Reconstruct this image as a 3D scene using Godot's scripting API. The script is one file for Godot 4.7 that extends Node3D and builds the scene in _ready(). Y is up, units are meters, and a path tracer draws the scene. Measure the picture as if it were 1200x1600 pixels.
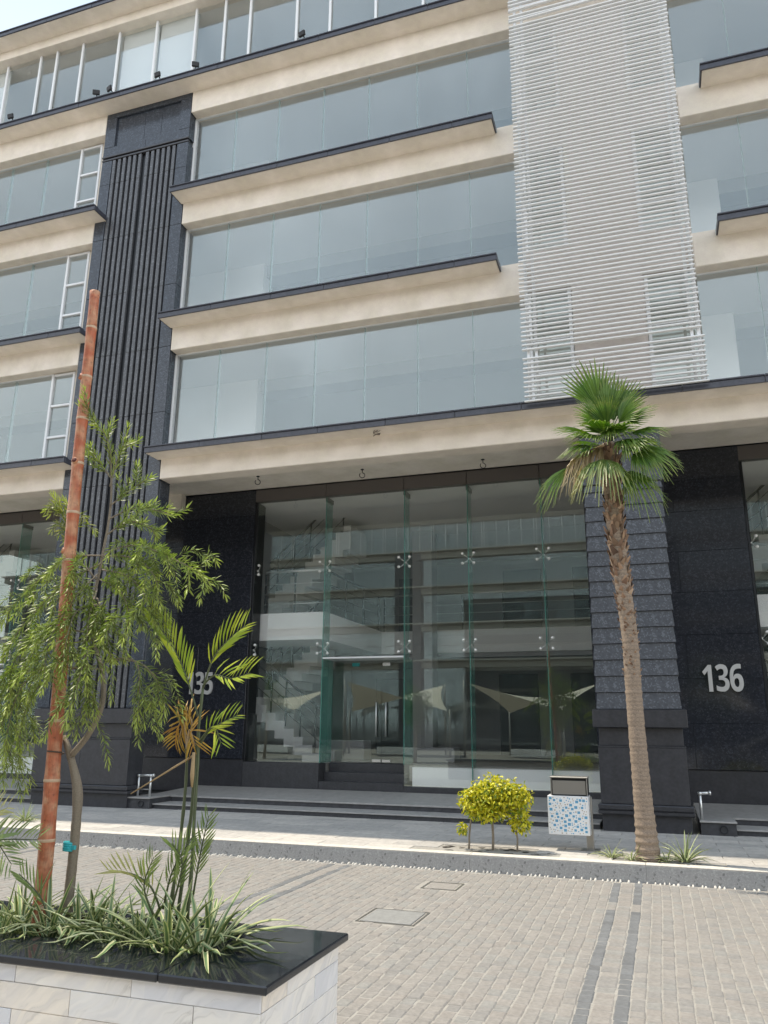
extends Node3D
# Street front of a five-storey office building: x runs along the facade, y is up, z points from the facade to the street. Units are metres.

const ZE := -12.27   # front edge of the floor slabs
const ZP := -12.70   # face of beams, pilaster and stucco wall
const ZG := -12.95   # upper glazing
const ZW := -15.20   # ground floor glazing and granite wall
const KERB := 0.18   # pavement level above the road
const BAY := 9.86    # distance from pillar to pillar
const S: Array[float] = [6.79, 9.67, 12.65, 15.58, 18.49]   # slab tops

var M := {}
var T := {}
var cache := {}
var used := {}
var rng := RandomNumberGenerator.new()


func _ready() -> void:
	var t0 := Time.get_ticks_msec()
	# camera
	var cam := Camera3D.new()
	cam.name = "camera"
	add_child(cam)
	cam.position = Vector3(0, 1.6, 0)
	cam.basis = Basis.from_euler(Vector3(deg_to_rad(15.205), deg_to_rad(18.567), deg_to_rad(0.531)), EULER_ORDER_YXZ)
	cam.fov = 65.65
	cam.near = 0.05
	cam.far = 600.0
	cam.current = true
	# sky: bright hazy blue with thin cloud
	var env := Environment.new()
	env.background_mode = Environment.BG_SKY
	env.tonemap_mode = Environment.TONE_MAPPER_LINEAR
	env.tonemap_exposure = 1.97
	env.sdfgi_enabled = true
	env.ssao_enabled = true
	env.ssil_enabled = true
	var sky := Sky.new()
	var sm := ProceduralSkyMaterial.new()
	sm.sky_top_color = Color(0.505, 0.565, 0.635)
	sm.sky_horizon_color = Color(1.0, 1.0, 0.99)
	sm.sky_curve = 0.30
	sm.ground_bottom_color = Color(0.42, 0.40, 0.37)
	sm.ground_horizon_color = Color(0.70, 0.70, 0.68)
	sm.sun_angle_max = 8.0
	var cn := FastNoiseLite.new()
	cn.seed = 14
	cn.frequency = 0.011
	cn.fractal_octaves = 5
	cn.domain_warp_enabled = true
	cn.domain_warp_amplitude = 40.0
	var ci := cn.get_seamless_image(512, 256)
	ci.convert(Image.FORMAT_L8)
	var cd := ci.get_data()
	var cover := Image.create(512, 256, false, Image.FORMAT_RGBA8)
	for j in 256:
		for i in 512:
			var v: float = smoothstep(0.42, 0.80, cd[j * 512 + i] / 255.0)
			cover.set_pixel(i, j, Color(1, 1, 1, v * 0.22))
	sm.sky_cover = ImageTexture.create_from_image(cover)
	sm.sky_cover_modulate = Color(0.9, 0.92, 0.95)
	sky.sky_material = sm
	env.sky = sky
	env.background_energy_multiplier = 1.5
	var we := WorldEnvironment.new()
	we.name = "sky_and_exposure"
	we.environment = env
	add_child(we)
	# sun: high, behind the roof line and a little to the left, so the front lies in its own shade
	var sun := DirectionalLight3D.new()
	sun.name = "sun"
	add_child(sun)
	sun.look_at_from_position(Vector3.ZERO, Vector3(0.42, -1.0, 0.083), Vector3.FORWARD)
	sun.light_energy = 0.84
	sun.light_color = Color(1.0, 0.955, 0.88)
	sun.light_angular_distance = 0.5
	sun.shadow_enabled = true

	make_materials()
	print("materials ", Time.get_ticks_msec() - t0)
	build_ground()
	print("ground ", Time.get_ticks_msec() - t0)
	build_office()
	print("office ", Time.get_ticks_msec() - t0)
	plant_materials()
	street_things()
	print("things ", Time.get_ticks_msec() - t0)
	across_the_street()
	print("all ", Time.get_ticks_msec() - t0)

# ---------------------------------------------------------------- naming
func tag(o: Node3D, label: String, category: String, group := "", kind := "") -> Node3D:
	if label: o.set_meta("label", label)
	if category: o.set_meta("category", category)
	if group: o.set_meta("group", group)
	if kind: o.set_meta("kind", kind)
	return o

func numbered(n: String) -> String:
	if not used.has(n):
		used[n] = 0
		return n
	used[n] += 1
	return "%s_%03d" % [n, used[n]]

func thing(called: String, label: String, category: String, at := Vector3.ZERO, turn := 0.0, group := "") -> Node3D:
	var o := Node3D.new()
	o.name = numbered(called)
	add_child(o)
	o.position = at
	o.rotation.y = turn
	return tag(o, label, category, group)

func put(called: String, mesh: Mesh, m: Material, parent: Node, at := Vector3.ZERO, rot := Vector3.ZERO) -> MeshInstance3D:
	var o := MeshInstance3D.new()
	o.name = called if parent != self else numbered(called)
	o.mesh = mesh
	o.material_override = m
	parent.add_child(o, true)
	o.position = at
	o.rotation = rot
	return o

func part(called: String, parent: Node) -> Node3D:
	var o := Node3D.new()
	o.name = called
	parent.add_child(o, true)
	return o

# ---------------------------------------------------------------- mesh helpers
func begin() -> SurfaceTool:
	var st := SurfaceTool.new()
	st.begin(Mesh.PRIMITIVE_TRIANGLES)
	return st

func tri(st: SurfaceTool, a: Vector3, b: Vector3, c: Vector3) -> void:
	st.add_vertex(a); st.add_vertex(b); st.add_vertex(c)

func quad(st: SurfaceTool, a: Vector3, b: Vector3, c: Vector3, d: Vector3) -> void:
	tri(st, a, b, c); tri(st, a, c, d)

func face(st: SurfaceTool, pts: Array, mid: Vector3) -> void:
	# a convex face, turned so that it faces away from mid (clockwise in front)
	var n: Vector3 = (pts[1] - pts[0]).cross(pts[2] - pts[0])
	var p := pts.duplicate()
	if n.dot(pts[0] - mid) > 0.0: p.reverse()
	for i in range(1, p.size() - 1): tri(st, p[0], p[i], p[i + 1])

func add_box(st: SurfaceTool, x0: float, x1: float, y0: float, y1: float, z0: float, z1: float) -> void:
	var m := Vector3(x0 + x1, y0 + y1, z0 + z1) * 0.5
	var v := []
	for k in 8: v.append(Vector3(x1 if k & 1 else x0, y1 if k & 2 else y0, z1 if k & 4 else z0))
	for f in [[0, 1, 3, 2], [4, 5, 7, 6], [0, 1, 5, 4], [2, 3, 7, 6], [0, 2, 6, 4], [1, 3, 7, 5]]:
		face(st, [v[f[0]], v[f[1]], v[f[2]], v[f[3]]], m)

func box(x0: float, x1: float, y0: float, y1: float, z0: float, z1: float) -> Mesh:
	var st := begin()
	add_box(st, x0, x1, y0, y1, z0, z1)
	return st.commit()

func add_cbox(st: SurfaceTool, lo: Vector3, hi: Vector3, c: float) -> void:
	# box with chamfered edges
	var m := (lo + hi) * 0.5
	var h := (hi - lo) * 0.5
	c = minf(c, minf(h.x, minf(h.y, h.z)) * 0.9)
	var v := {}
	for k in 8:
		var s := Vector3(1 if k & 1 else -1, 1 if k & 2 else -1, 1 if k & 4 else -1)
		for a in 3:
			var p := Vector3(h.x - c, h.y - c, h.z - c)
			p[a] = h[a]
			v[k * 3 + a] = m + p * s
	for a in 3:
		var b := (a + 1) % 3
		var d := (a + 2) % 3
		for s in 2:
			var k0 := s << a
			face(st, [v[k0 * 3 + a], v[(k0 | 1 << b) * 3 + a], v[(k0 | 1 << b | 1 << d) * 3 + a], v[(k0 | 1 << d) * 3 + a]], m)
		for e in 4:  # edges that run along axis a
			var k1 := ((e & 1) << b) | ((e >> 1) << d)
			var k2 := k1 | 1 << a
			face(st, [v[k1 * 3 + b], v[k2 * 3 + b], v[k2 * 3 + d], v[k1 * 3 + d]], m)
	for k in 8: face(st, [v[k * 3], v[k * 3 + 1], v[k * 3 + 2]], m)

func cbox(x0: float, x1: float, y0: float, y1: float, z0: float, z1: float, c := 0.006) -> Mesh:
	var st := begin()
	add_cbox(st, Vector3(x0, y0, z0), Vector3(x1, y1, z1), c)
	return st.commit()

func block(sx: float, sy: float, sz: float, c := 0.006) -> Mesh:
	# a shared chamfered block, centred in x and z, standing on y = 0
	var key := "b%.4f_%.4f_%.4f_%.4f" % [sx, sy, sz, c]
	if not cache.has(key): cache[key] = cbox(-sx / 2, sx / 2, 0, sy, -sz / 2, sz / 2, c)
	return cache[key]

func ring_pts(p: Vector3, dir: Vector3, r: float, n: int, roll := 0.0) -> Array:
	var u := dir.cross(Vector3(0.31, 0.17, 0.93)).normalized()
	if absf(dir.normalized().dot(Vector3(0.31, 0.17, 0.93).normalized())) > 0.97: u = dir.cross(Vector3.UP).normalized()
	var w := dir.normalized().cross(u)
	var out := []
	for i in n:
		var a := TAU * i / n + roll
		out.append(p + (u * cos(a) + w * sin(a)) * r)
	return out

func add_tube(st: SurfaceTool, path: Array, radii: Array, n := 8, caps := true) -> void:
	var prev := []
	for i in path.size():
		var d: Vector3 = (path[mini(i + 1, path.size() - 1)] - path[maxi(i - 1, 0)]).normalized()
		var r: float = radii[mini(i, radii.size() - 1)]
		var cur := ring_pts(path[i], d, r, n)
		if i > 0:
			# line the new ring up with the last one
			var best := 0
			var bd := 1e9
			for k in n:
				var q: float = ((cur[k] - path[i]).normalized() - (prev[0] - path[i - 1]).normalized()).length()
				if q < bd:
					bd = q
					best = k
			var al := []
			for k in n: al.append(cur[(k + best) % n])
			cur = al
			for k in n: quad(st, prev[k], cur[k], cur[(k + 1) % n], prev[(k + 1) % n])
		if caps and (i == 0 or i == path.size() - 1):
			for k in n:
				if i == 0: tri(st, path[i], cur[k], cur[(k + 1) % n])
				else: tri(st, path[i], cur[(k + 1) % n], cur[k])
		prev = cur

func smooth(st: SurfaceTool) -> Mesh:
	st.index()
	st.generate_normals()
	return st.commit()

func tube(path: Array, radii: Array, n := 8) -> Mesh:
	var st := begin()
	st.set_smooth_group(0)
	add_tube(st, path, radii, n)
	return smooth(st)

func rod(a: Vector3, b: Vector3, r: float, n := 8) -> Mesh:
	return tube([a, b], [r, r], n)

func curve(pts: Array, steps: int) -> Array:
	# Catmull-Rom through the points
	var out := []
	for i in pts.size() - 1:
		var a: Vector3 = pts[maxi(i - 1, 0)]
		var b: Vector3 = pts[i]
		var c: Vector3 = pts[i + 1]
		var d: Vector3 = pts[mini(i + 2, pts.size() - 1)]
		for k in steps: out.append(b.cubic_interpolate(c, a, d, float(k) / steps))
	out.append(pts[-1])
	return out

func lathe(profile: Array, n := 20) -> Mesh:
	# profile: [radius, y] from bottom to top
	var st := begin()
	st.set_smooth_group(0)
	for i in profile.size() - 1:
		for k in n:
			var a := TAU * k / n
			var b := TAU * (k + 1) / n
			var p := func(j, t): return Vector3(cos(t) * profile[j][0], profile[j][1], sin(t) * profile[j][0])
			quad(st, p.call(i, a), p.call(i, b), p.call(i + 1, b), p.call(i + 1, a))
	return smooth(st)

# ---------------------------------------------------------------- textures and materials
func lin(r: float, g: float, b: float, a := 1.0) -> Color:
	var c := Color(r, g, b).linear_to_srgb()
	c.a = a
	return c

func noise_bytes(n: int, freq: float, octaves: int, seed_: int, kind := FastNoiseLite.TYPE_SIMPLEX_SMOOTH) -> PackedByteArray:
	var f := FastNoiseLite.new()
	f.seed = seed_
	f.frequency = freq
	f.noise_type = kind
	f.fractal_octaves = octaves
	f.fractal_type = FastNoiseLite.FRACTAL_FBM if octaves > 1 else FastNoiseLite.FRACTAL_NONE
	if kind == FastNoiseLite.TYPE_CELLULAR: f.cellular_return_type = FastNoiseLite.RETURN_CELL_VALUE
	var im := f.get_seamless_image(n, n)
	im.convert(Image.FORMAT_L8)
	return im.get_data()

func make_tex(n: int, layers: Array, fn: Callable) -> ImageTexture:
	# fn gets the layer values (0..1) of one pixel and gives a linear colour
	var out := PackedByteArray()
	out.resize(n * n * 3)
	var v := []
	v.resize(layers.size())
	for i in n * n:
		for k in layers.size(): v[k] = layers[k][i] / 255.0
		var c: Color = fn.call(v, i)
		c = c.linear_to_srgb()
		out[i * 3] = clampi(int(c.r * 255.0), 0, 255)
		out[i * 3 + 1] = clampi(int(c.g * 255.0), 0, 255)
		out[i * 3 + 2] = clampi(int(c.b * 255.0), 0, 255)
	return ImageTexture.create_from_image(Image.create_from_data(n, n, false, Image.FORMAT_RGB8, out))

func grey_tex(n: int, bytes: PackedByteArray) -> ImageTexture:
	return ImageTexture.create_from_image(Image.create_from_data(n, n, false, Image.FORMAT_L8, bytes))

func mat(called: String, c: Color, rough := 0.7, metal := 0.0, tex: Texture2D = null, tile := 1.0, world := true) -> StandardMaterial3D:
	var m := StandardMaterial3D.new()
	m.resource_name = called
	m.albedo_color = c
	m.roughness = rough
	m.metallic = metal
	if tex:
		m.albedo_texture = tex
		m.uv1_triplanar = true
		m.uv1_world_triplanar = world
		m.uv1_scale = Vector3.ONE / tile
	M[called] = m
	return m

func relief(m: StandardMaterial3D, tex: Texture2D, cm: float) -> void:
	m.heightmap_enabled = true
	m.heightmap_texture = tex
	m.heightmap_scale = cm

func leaf_mat(called: String, back: Color) -> StandardMaterial3D:
	var m := mat(called, Color.WHITE, 0.45)
	m.vertex_color_use_as_albedo = true
	m.backlight_enabled = true
	m.backlight = back
	m.cull_mode = BaseMaterial3D.CULL_DISABLED
	return m

func make_materials() -> void:
	var N := 384
	var fine := noise_bytes(N, 0.16, 3, 1)
	var mid := noise_bytes(N, 0.03, 4, 2)
	var big := noise_bytes(N, 0.008, 4, 3)
	var cell := noise_bytes(N, 0.11, 1, 4, FastNoiseLite.TYPE_CELLULAR)
	var cell2 := noise_bytes(N, 0.055, 1, 5, FastNoiseLite.TYPE_CELLULAR)
	var fine2 := noise_bytes(N, 0.3, 2, 6)
	T.fine = grey_tex(N, fine)
	T.mid = grey_tex(N, mid)
	# polished dark granite: fine pale and blue-grey flecks in a near black ground
	T.granite = make_tex(N, [fine2, cell, mid], func(v, _i):
		var k: float = 0.040 + 0.028 * v[2] + (0.05 if v[1] > 0.80 else 0.0) * v[0] + (0.30 if v[0] > 0.78 and v[1] > 0.45 else 0.0)
		return Color(k * 0.92, k * 0.98, k * 1.16))
	T.flamed = make_tex(N, [fine2, cell, mid, fine], func(v, _i):
		var k: float = 0.060 + 0.045 * v[2] + 0.09 * maxf(0.0, v[0] - 0.45) + (0.16 if v[1] > 0.80 and v[0] > 0.5 else 0.0)
		return Color(k * 0.95, k * 0.98, k * 1.06))
	T.plain_granite = make_tex(N, [fine2, mid, big], func(v, _i):
		var k: float = 0.030 + 0.022 * v[1] + 0.018 * v[2] + 0.012 * v[0]
		return Color(k * 0.97, k * 0.98, k * 1.07))
	T.stucco = make_tex(N, [fine, mid, big], func(v, _i):
		var k: float = 0.86 + 0.06 * v[0] + 0.08 * v[1] + 0.16 * (v[2] - 0.5)
		return Color(k, k * (0.985 + 0.02 * v[1]), k * (0.96 + 0.05 * v[2])))
	T.mottle = make_tex(N, [fine, mid, big], func(v, _i):
		var k: float = 0.66 + 0.16 * v[0] + 0.24 * v[1] + 0.16 * (v[2] - 0.5)
		return Color(k, k, k))
	T.kerb = make_tex(N, [cell, fine, mid, cell2], func(v, _i):
		var k: float = 0.29 + 0.09 * v[2] + 0.10 * (v[1] - 0.5)
		if v[0] > 0.83: k += 0.14 * v[1]
		if v[3] < 0.025: k *= 0.6
		return Color(k, k * 0.985, k * 0.96))
	T.soil = make_tex(N, [fine, mid, cell], func(v, _i):
		var k: float = 0.02 + 0.05 * v[0] * v[1] + (0.05 if v[2] > 0.93 else 0.0)
		return Color(k * 1.2, k, k * 0.8))
	# marble: pale ground with slanting grey and ochre veins
	var vn := FastNoiseLite.new()
	vn.seed = 12
	vn.frequency = 1.0
	vn.fractal_octaves = 4
	T.marble = make_tex(512, [noise_bytes(512, 0.008, 4, 3), noise_bytes(512, 0.03, 4, 2)], func(v, i):
		var x: float = float(i % 512) / 512.0
		var y: float = float(i / 512) / 512.0
		# streaks drawn out along a slant
		var along: float = 0.82 * x - 0.57 * y
		var across: float = 0.57 * x + 0.82 * y
		var s1: float = vn.get_noise_2d(along * 2.2, across * 17.0 + 1.2 * v[0])
		var s2: float = vn.get_noise_2d(along * 3.1 + 40.0, across * 44.0 + 2.0 * v[0])
		var vein: float = pow(clampf(1.0 - absf(s1) * 7.0, 0.0, 1.0), 2.0) * clampf(v[0] * 2.0 - 0.7, 0.0, 1.0)
		var k: float = 0.87 + 0.13 * s1 + 0.06 * s2 - 0.22 * vein
		var warm: float = clampf(0.5 + 1.2 * s1 + 0.8 * (v[0] - 0.5), 0.0, 1.0)
		return Color(k, k * lerpf(1.0, 0.985, warm), k * lerpf(1.01, 0.955, warm)))
	T.bark = make_tex(N, [fine, mid, big], func(v, _i):
		var k: float = 0.17 + 0.15 * v[0] + 0.14 * (v[1] - 0.4)
		return Color(k * 1.2, k, k * 0.76))
	# bamboo skin: long upright streaks, scuffed pale patches and small dark freckles
	T.bamboo = make_tex(N, [fine, mid, big, cell], func(v, i):
		var f: float = clampf((v[2] - 0.40) * 2.6, 0.0, 1.0)
		var streak: float = vn.get_noise_2d(float(i % 384) * 0.16, float(i / 384) * 0.012)
		var a := Color(0.44, 0.125, 0.055).lerp(Color(0.56, 0.30, 0.17), f)
		var k: float = 0.74 + 0.34 * v[1] + 0.30 * streak + 0.14 * (v[0] - 0.5)
		if v[3] > 0.93 and v[0] > 0.45: k *= 0.55
		return a * k)

	mat("shaded_granite", lin(0.52, 0.54, 0.58), 0.07, 0.0, T.granite, 1.0)  # pilaster stone in a darker tone, weak light under the canopy painted in
	mat("granite", lin(0.84, 0.93, 1.0), 0.16, 0.0, T.granite, 1.0)  # pilaster copy lightened and blued, mirrored sky painted into its colour
	mat("rib_granite", Color(1, 1, 1), 0.30, 0.0, T.flamed, 0.75)
	mat("flamed_granite", lin(0.80, 0.84, 0.90), 0.62, 0.0, T.flamed, 0.75)
	relief(M.flamed_granite, T.fine, 0.15)
	mat("plinth_granite", lin(0.8, 0.8, 0.83), 0.33, 0.0, T.plain_granite, 0.8)
	mat("coping_granite", lin(0.36, 0.40, 0.44), 0.06, 0.0, T.plain_granite, 0.8)
	mat("edge_granite", lin(1.0, 1.05, 1.25), 0.30, 0.0, T.plain_granite, 0.6)
	mat("step_granite", Color.WHITE, 0.40, 0.0, T.plain_granite, 0.6)
	mat("stucco", lin(0.86, 0.785, 0.69), 0.85, 0.0, T.stucco, 2.6)
	relief(M.stucco, T.fine, 0.08)
	mat("soffit", lin(0.90, 0.84, 0.74), 0.85, 0.0, T.stucco, 2.6)
	mat("shaded_plaster", lin(0.64, 0.575, 0.53), 0.9, 0.0, T.stucco, 2.2)  # pinkish wall plaster, its colour darkened in part for shade behind the slats
	mat("fascia_metal", lin(0.12, 0.108, 0.102), 0.42, 0.2)
	mat("dark_frame", lin(0.018, 0.02, 0.023), 0.35, 0.3)
	mat("white_metal", lin(0.78, 0.79, 0.80), 0.32, 0.0)
	mat("slat_metal", lin(0.80, 0.80, 0.79), 0.38, 0.0)
	mat("clamp_button", lin(0.86, 0.86, 0.84), 0.3, 0.3)
	mat("steel", lin(0.72, 0.72, 0.70), 0.28, 0.75)
	mat("dull_steel", lin(0.34, 0.33, 0.31), 0.42, 0.9)
	mat("black_metal", lin(0.02, 0.02, 0.022), 0.4, 0.4)
	mat("dark_rail", lin(0.03, 0.033, 0.036), 0.35, 0.5)
	mat("blind_cloth", lin(0.60, 0.62, 0.61), 0.8)
	mat("interior_white", lin(0.90, 0.91, 0.89), 0.6)
	mat("interior_ceiling", lin(0.82, 0.82, 0.80), 0.8)
	mat("interior_wall", lin(0.34, 0.34, 0.335), 0.7)
	mat("room_wall", lin(0.40, 0.40, 0.39), 0.7)
	mat("interior_dark", lin(0.06, 0.065, 0.07), 0.6)
	mat("interior_floor", lin(0.30, 0.29, 0.27), 0.25)
	mat("stair_concrete", lin(0.52, 0.52, 0.50), 0.7)
	mat("platform_stone", lin(0.42, 0.405, 0.385), 0.55, 0.0, T.mottle, 1.2)
	mat("paving_a", lin(0.50, 0.475, 0.44), 0.85, 0.0, T.mottle, 0.9)
	mat("paving_b", lin(0.45, 0.43, 0.40), 0.85, 0.0, T.mottle, 0.8)
	mat("paving_c", lin(0.55, 0.52, 0.475), 0.85, 0.0, T.mottle, 1.0)
	mat("kerb_stone", Color.WHITE, 0.85, 0.0, T.kerb, 0.42)
	relief(M.kerb_stone, T.fine, 0.2)
	mat("kerb_top", lin(0.66, 0.62, 0.55), 0.9, 0.0, T.mottle, 0.6)
	mat("sand_joint", lin(0.37, 0.35, 0.315), 0.95, 0.0, T.mottle, 0.5)
	relief(M.sand_joint, T.fine, 0.25)
	mat("mortar", lin(0.66, 0.63, 0.57), 0.95, 0.0, T.mottle, 0.3)
	mat("far_ground", lin(0.30, 0.285, 0.26), 0.9, 0.0, T.mottle, 1.7)
	var pv := mat("cobble", Color.WHITE, 0.8, 0.0, T.mottle, 0.42)
	pv.vertex_color_use_as_albedo = true
	relief(pv, T.fine, 0.12)
	for k in 6:
		var c: Color = [Color(0.282, 0.264, 0.242), Color(0.272, 0.256, 0.235), Color(0.296, 0.276, 0.252), Color(0.260, 0.248, 0.232), Color(0.284, 0.262, 0.238), Color(0.274, 0.266, 0.248)][k]
		relief(mat("cobble_%d" % k, lin(c.r, c.g, c.b), 0.8, 0.0, T.mottle, 0.42), T.fine, 0.12)
	relief(mat("slate_cobble", lin(0.165, 0.17, 0.174), 0.7, 0.0, T.mottle, 0.42), T.fine, 0.1)
	mat("cover_metal", lin(0.30, 0.30, 0.29), 0.6, 0.1, T.mottle, 0.4)
	mat("gap_dark", lin(0.03, 0.03, 0.03), 0.9)
	mat("soil", Color.WHITE, 0.95, 0.0, T.soil, 0.4)
	relief(M.soil, T.fine, 1.0)
	mat("marble", Color(1.0, 0.985, 0.965), 0.24, 0.0, T.marble, 1.7)
	mat("marble_b", Color(0.95, 0.95, 0.96), 0.24, 0.0, T.marble, 2.1)
	mat("marble_c", Color(1.0, 0.965, 0.92), 0.24, 0.0, T.marble, 1.4)
	mat("grout", lin(0.30, 0.28, 0.25), 0.9)
	mat("bark", Color.WHITE, 0.9, 0.0, T.bark, 0.11)
	relief(M.bark, T.fine, 0.5)
	mat("bamboo", Color.WHITE, 0.55, 0.0, T.bamboo, 0.42)
	mat("bamboo_pale", Color(1.0, 0.97, 0.95), 0.6, 0.0, T.bamboo, 0.6)
	M.bamboo_pale.uv1_offset = Vector3(0.3, 0.2, 0.1)
	mat("bamboo_node", lin(0.60, 0.42, 0.28), 0.6, 0.0, T.mottle, 0.1)
	mat("bamboo_hollow", lin(0.09, 0.025, 0.02), 0.9)
	mat("blue_tape", lin(0.02, 0.36, 0.40), 0.35)
	mat("green_film", lin(0.02, 0.30, 0.30), 0.4)
	mat("wire", lin(0.10, 0.075, 0.06), 0.6, 0.5)
	mat("number_metal", lin(0.66, 0.66, 0.65), 0.30, 0.25)

	# glazing: coated glass mirrors part of the sky and lets the rest through
	var one := Image.create(4, 4, false, Image.FORMAT_RGB8)
	one.fill(Color.WHITE)
	T.white = ImageTexture.create_from_image(one)
	for g in [["upper_glass", lin(0.86, 0.97, 0.98, 0.125), 0.9], ["shop_glass", lin(0.80, 0.93, 0.87, 0.10), 0.95], ["far_glass", lin(0.6, 0.68, 0.72, 0.16), 0.9]]:
		var m := mat(g[0], g[1], 0.0, g[2])
		m.albedo_texture = T.white
		m.transparency = BaseMaterial3D.TRANSPARENCY_ALPHA
	var fin := mat("glass_fin", lin(0.10, 0.34, 0.27, 0.42), 0.03)
	fin.transparency = BaseMaterial3D.TRANSPARENCY_ALPHA
	var pale := mat("pale_edge", lin(0.42, 0.55, 0.54, 0.6), 0.1)
	pale.transparency = BaseMaterial3D.TRANSPARENCY_ALPHA
	var edge := mat("glass_edge", lin(0.10, 0.30, 0.25, 0.75), 0.1)
	edge.transparency = BaseMaterial3D.TRANSPARENCY_ALPHA

	leaf_mat("broad_leaf", Color(0.75, 0.78, 0.2))
	leaf_mat("needle_leaf", Color(0.62, 0.72, 0.25))
	leaf_mat("palm_leaf", Color(0.70, 0.78, 0.25))
	leaf_mat("blade_leaf", Color(0.38, 0.45, 0.22))

# ---------------------------------------------------------------- the office building
func floor_slab(b: Node3D, x0: float, x1: float, top: float, ends := true) -> void:
	var s := part("floor_slab", b)
	put("ledge", box(x0 + 0.03, x1 - 0.03, top - 0.115, top - 0.012, ZG + 0.02, ZE - 0.03), M.stucco, s)
	# dark granite edge: strips with open joints between them, a little drip lip on top
	var x := x0
	var k := 0
	while x < x1 - 0.01:
		var e := minf(x + 1.22 + 0.11 * sin(k * 2.3), x1)
		if x1 - e < 0.4: e = x1
		put("edge_strip", cbox(x, e - 0.006, top - 0.108, top - 0.004, ZE - 0.029, ZE + 0.002 * sin(k * 1.7), 0.004), M.edge_granite, s)
		put("edge_lip", cbox(x, e - 0.006, top - 0.003, top + 0.022, ZE - 0.12, ZE + 0.025, 0.004), M.edge_granite, s)
		x = e
		k += 1
	if ends:
		for e in [x0, x1]:
			put("edge_strip", cbox(e - 0.028 if e == x1 else e, e if e == x1 else e + 0.028, top - 0.108, top - 0.004, ZG + 0.26, ZE - 0.032, 0.004), M.edge_granite, s)

func window_band(b: Node3D, joints: Array, y0: float, y1: float, white := false, transoms := false) -> void:
	var w := part("window_band", b)
	for i in joints.size() - 1:
		put("pane", box(joints[i] + 0.006, joints[i + 1] - 0.006, y0 + 0.02, y1, ZG - 0.006, ZG + 0.006), M.upper_glass, w)
		if white:
			put("mullion", cbox(joints[i] - 0.028, joints[i] + 0.028, y0, y1, ZG + 0.008, ZG + 0.06, 0.006), M.white_metal, w)
		elif i > 0:
			put("glass_joint", box(joints[i] - 0.005, joints[i] + 0.005, y0 + 0.02, y1, ZG - 0.07, ZG + 0.004), M.pale_edge, w)
	put("track", cbox(joints[0], joints[-1], y0 - 0.012, y0 + 0.018, ZG - 0.03, ZG + 0.03, 0.004), M.dull_steel, w)
	put("head_track", cbox(joints[0], joints[-1], y1 + 0.001, y1 + 0.03, ZG - 0.03, ZG + 0.03, 0.004), M.white_metal, w)

func pilaster(b: Node3D, xc: float) -> void:
	var p := part("pilaster", b)
	var x0 := xc - 1.14
	var x1 := xc + 1.14
	var top := S[3] - 0.117
	put("core", box(x0 + 0.03, x1 - 0.03, 1.9, top, -13.098, ZP - 0.07), M.dark_frame, p)
	# facing slabs on the margins and the returns, in storeys of about 1.45 m
	var ys := [1.905]
	while ys[-1] < 14.1: ys.append(minf(ys[-1] + 1.45, 14.15))
	for k in ys.size() - 1:
		var a: float = ys[k] + 0.003
		var c: float = ys[k + 1] - 0.003
		put("facing_slab", cbox(x0, x0 + 0.27, a, c, ZP - 0.069, ZP + 0.0015 * sin(k * 2.1), 0.004), M.granite, p)
		put("facing_slab", cbox(x1 - 0.28, x1, a, c, ZP - 0.069, ZP + 0.0015 * sin(k * 1.3), 0.004), M.granite, p)
		put("facing_slab", cbox(x1 - 0.028, x1, a, c, -13.1, ZP - 0.0715, 0.004), M.granite, p)
		put("facing_slab", cbox(x0, x0 + 0.028, a, c, -13.1, ZP - 0.0715, 0.004), M.granite, p)
		for i in 12:
			var rx := x0 + 0.29 + i * 0.1385 + (0.06 if i > 5 else 0.0)
			put("rib", cbox(rx, rx + 0.078, a - 0.002, c + 0.001, ZP - 0.069, ZP - 0.004 + 0.002 * sin(i * 3.1 + k), 0.006), M.rib_granite, p)
	# dark band and the framed panel at the head
	put("band", cbox(x0 - 0.004, x1 + 0.004, 14.155, 14.20, ZP - 0.069, ZP + 0.012, 0.005), M.plinth_granite, p)
	put("band", cbox(x0 - 0.004, x1 + 0.004, 14.235, 14.275, ZP - 0.069, ZP + 0.022, 0.005), M.plinth_granite, p)
	put("frame_slab", cbox(x0, xc - 0.003, 14.28, 14.52, ZP - 0.069, ZP, 0.004), M.granite, p)
	put("frame_slab", cbox(xc + 0.003, x1, 14.28, 14.52, ZP - 0.069, ZP, 0.004), M.granite, p)
	put("frame_slab", cbox(x0, x0 + 0.28, 14.526, 15.327, ZP - 0.069, ZP, 0.004), M.granite, p)
	put("frame_slab", cbox(x1 - 0.28, x1, 14.526, 15.327, ZP - 0.069, ZP, 0.004), M.granite, p)
	put("frame_slab", cbox(x0, x1, 15.333, top, ZP - 0.069, ZP, 0.004), M.granite, p)
	for q in [[x0 + 0.281, xc - 0.1], [xc - 0.094, xc + 0.35], [xc + 0.356, x1 - 0.281]]:
		put("sunk_panel", cbox(q[0], q[1], 14.53, 15.325, ZP - 0.0695, ZP - 0.05, 0.003), M.granite, p)
	for s in [[x0, x0 + 0.028], [x1 - 0.028, x1]]:
		put("facing_slab", cbox(s[0], s[1], 14.28, top, -13.1, ZP - 0.0715, 0.004), M.granite, p)
	plinth(p, x0 + 0.06, x1 - 0.12, -13.15, ZP + 0.01)

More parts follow.
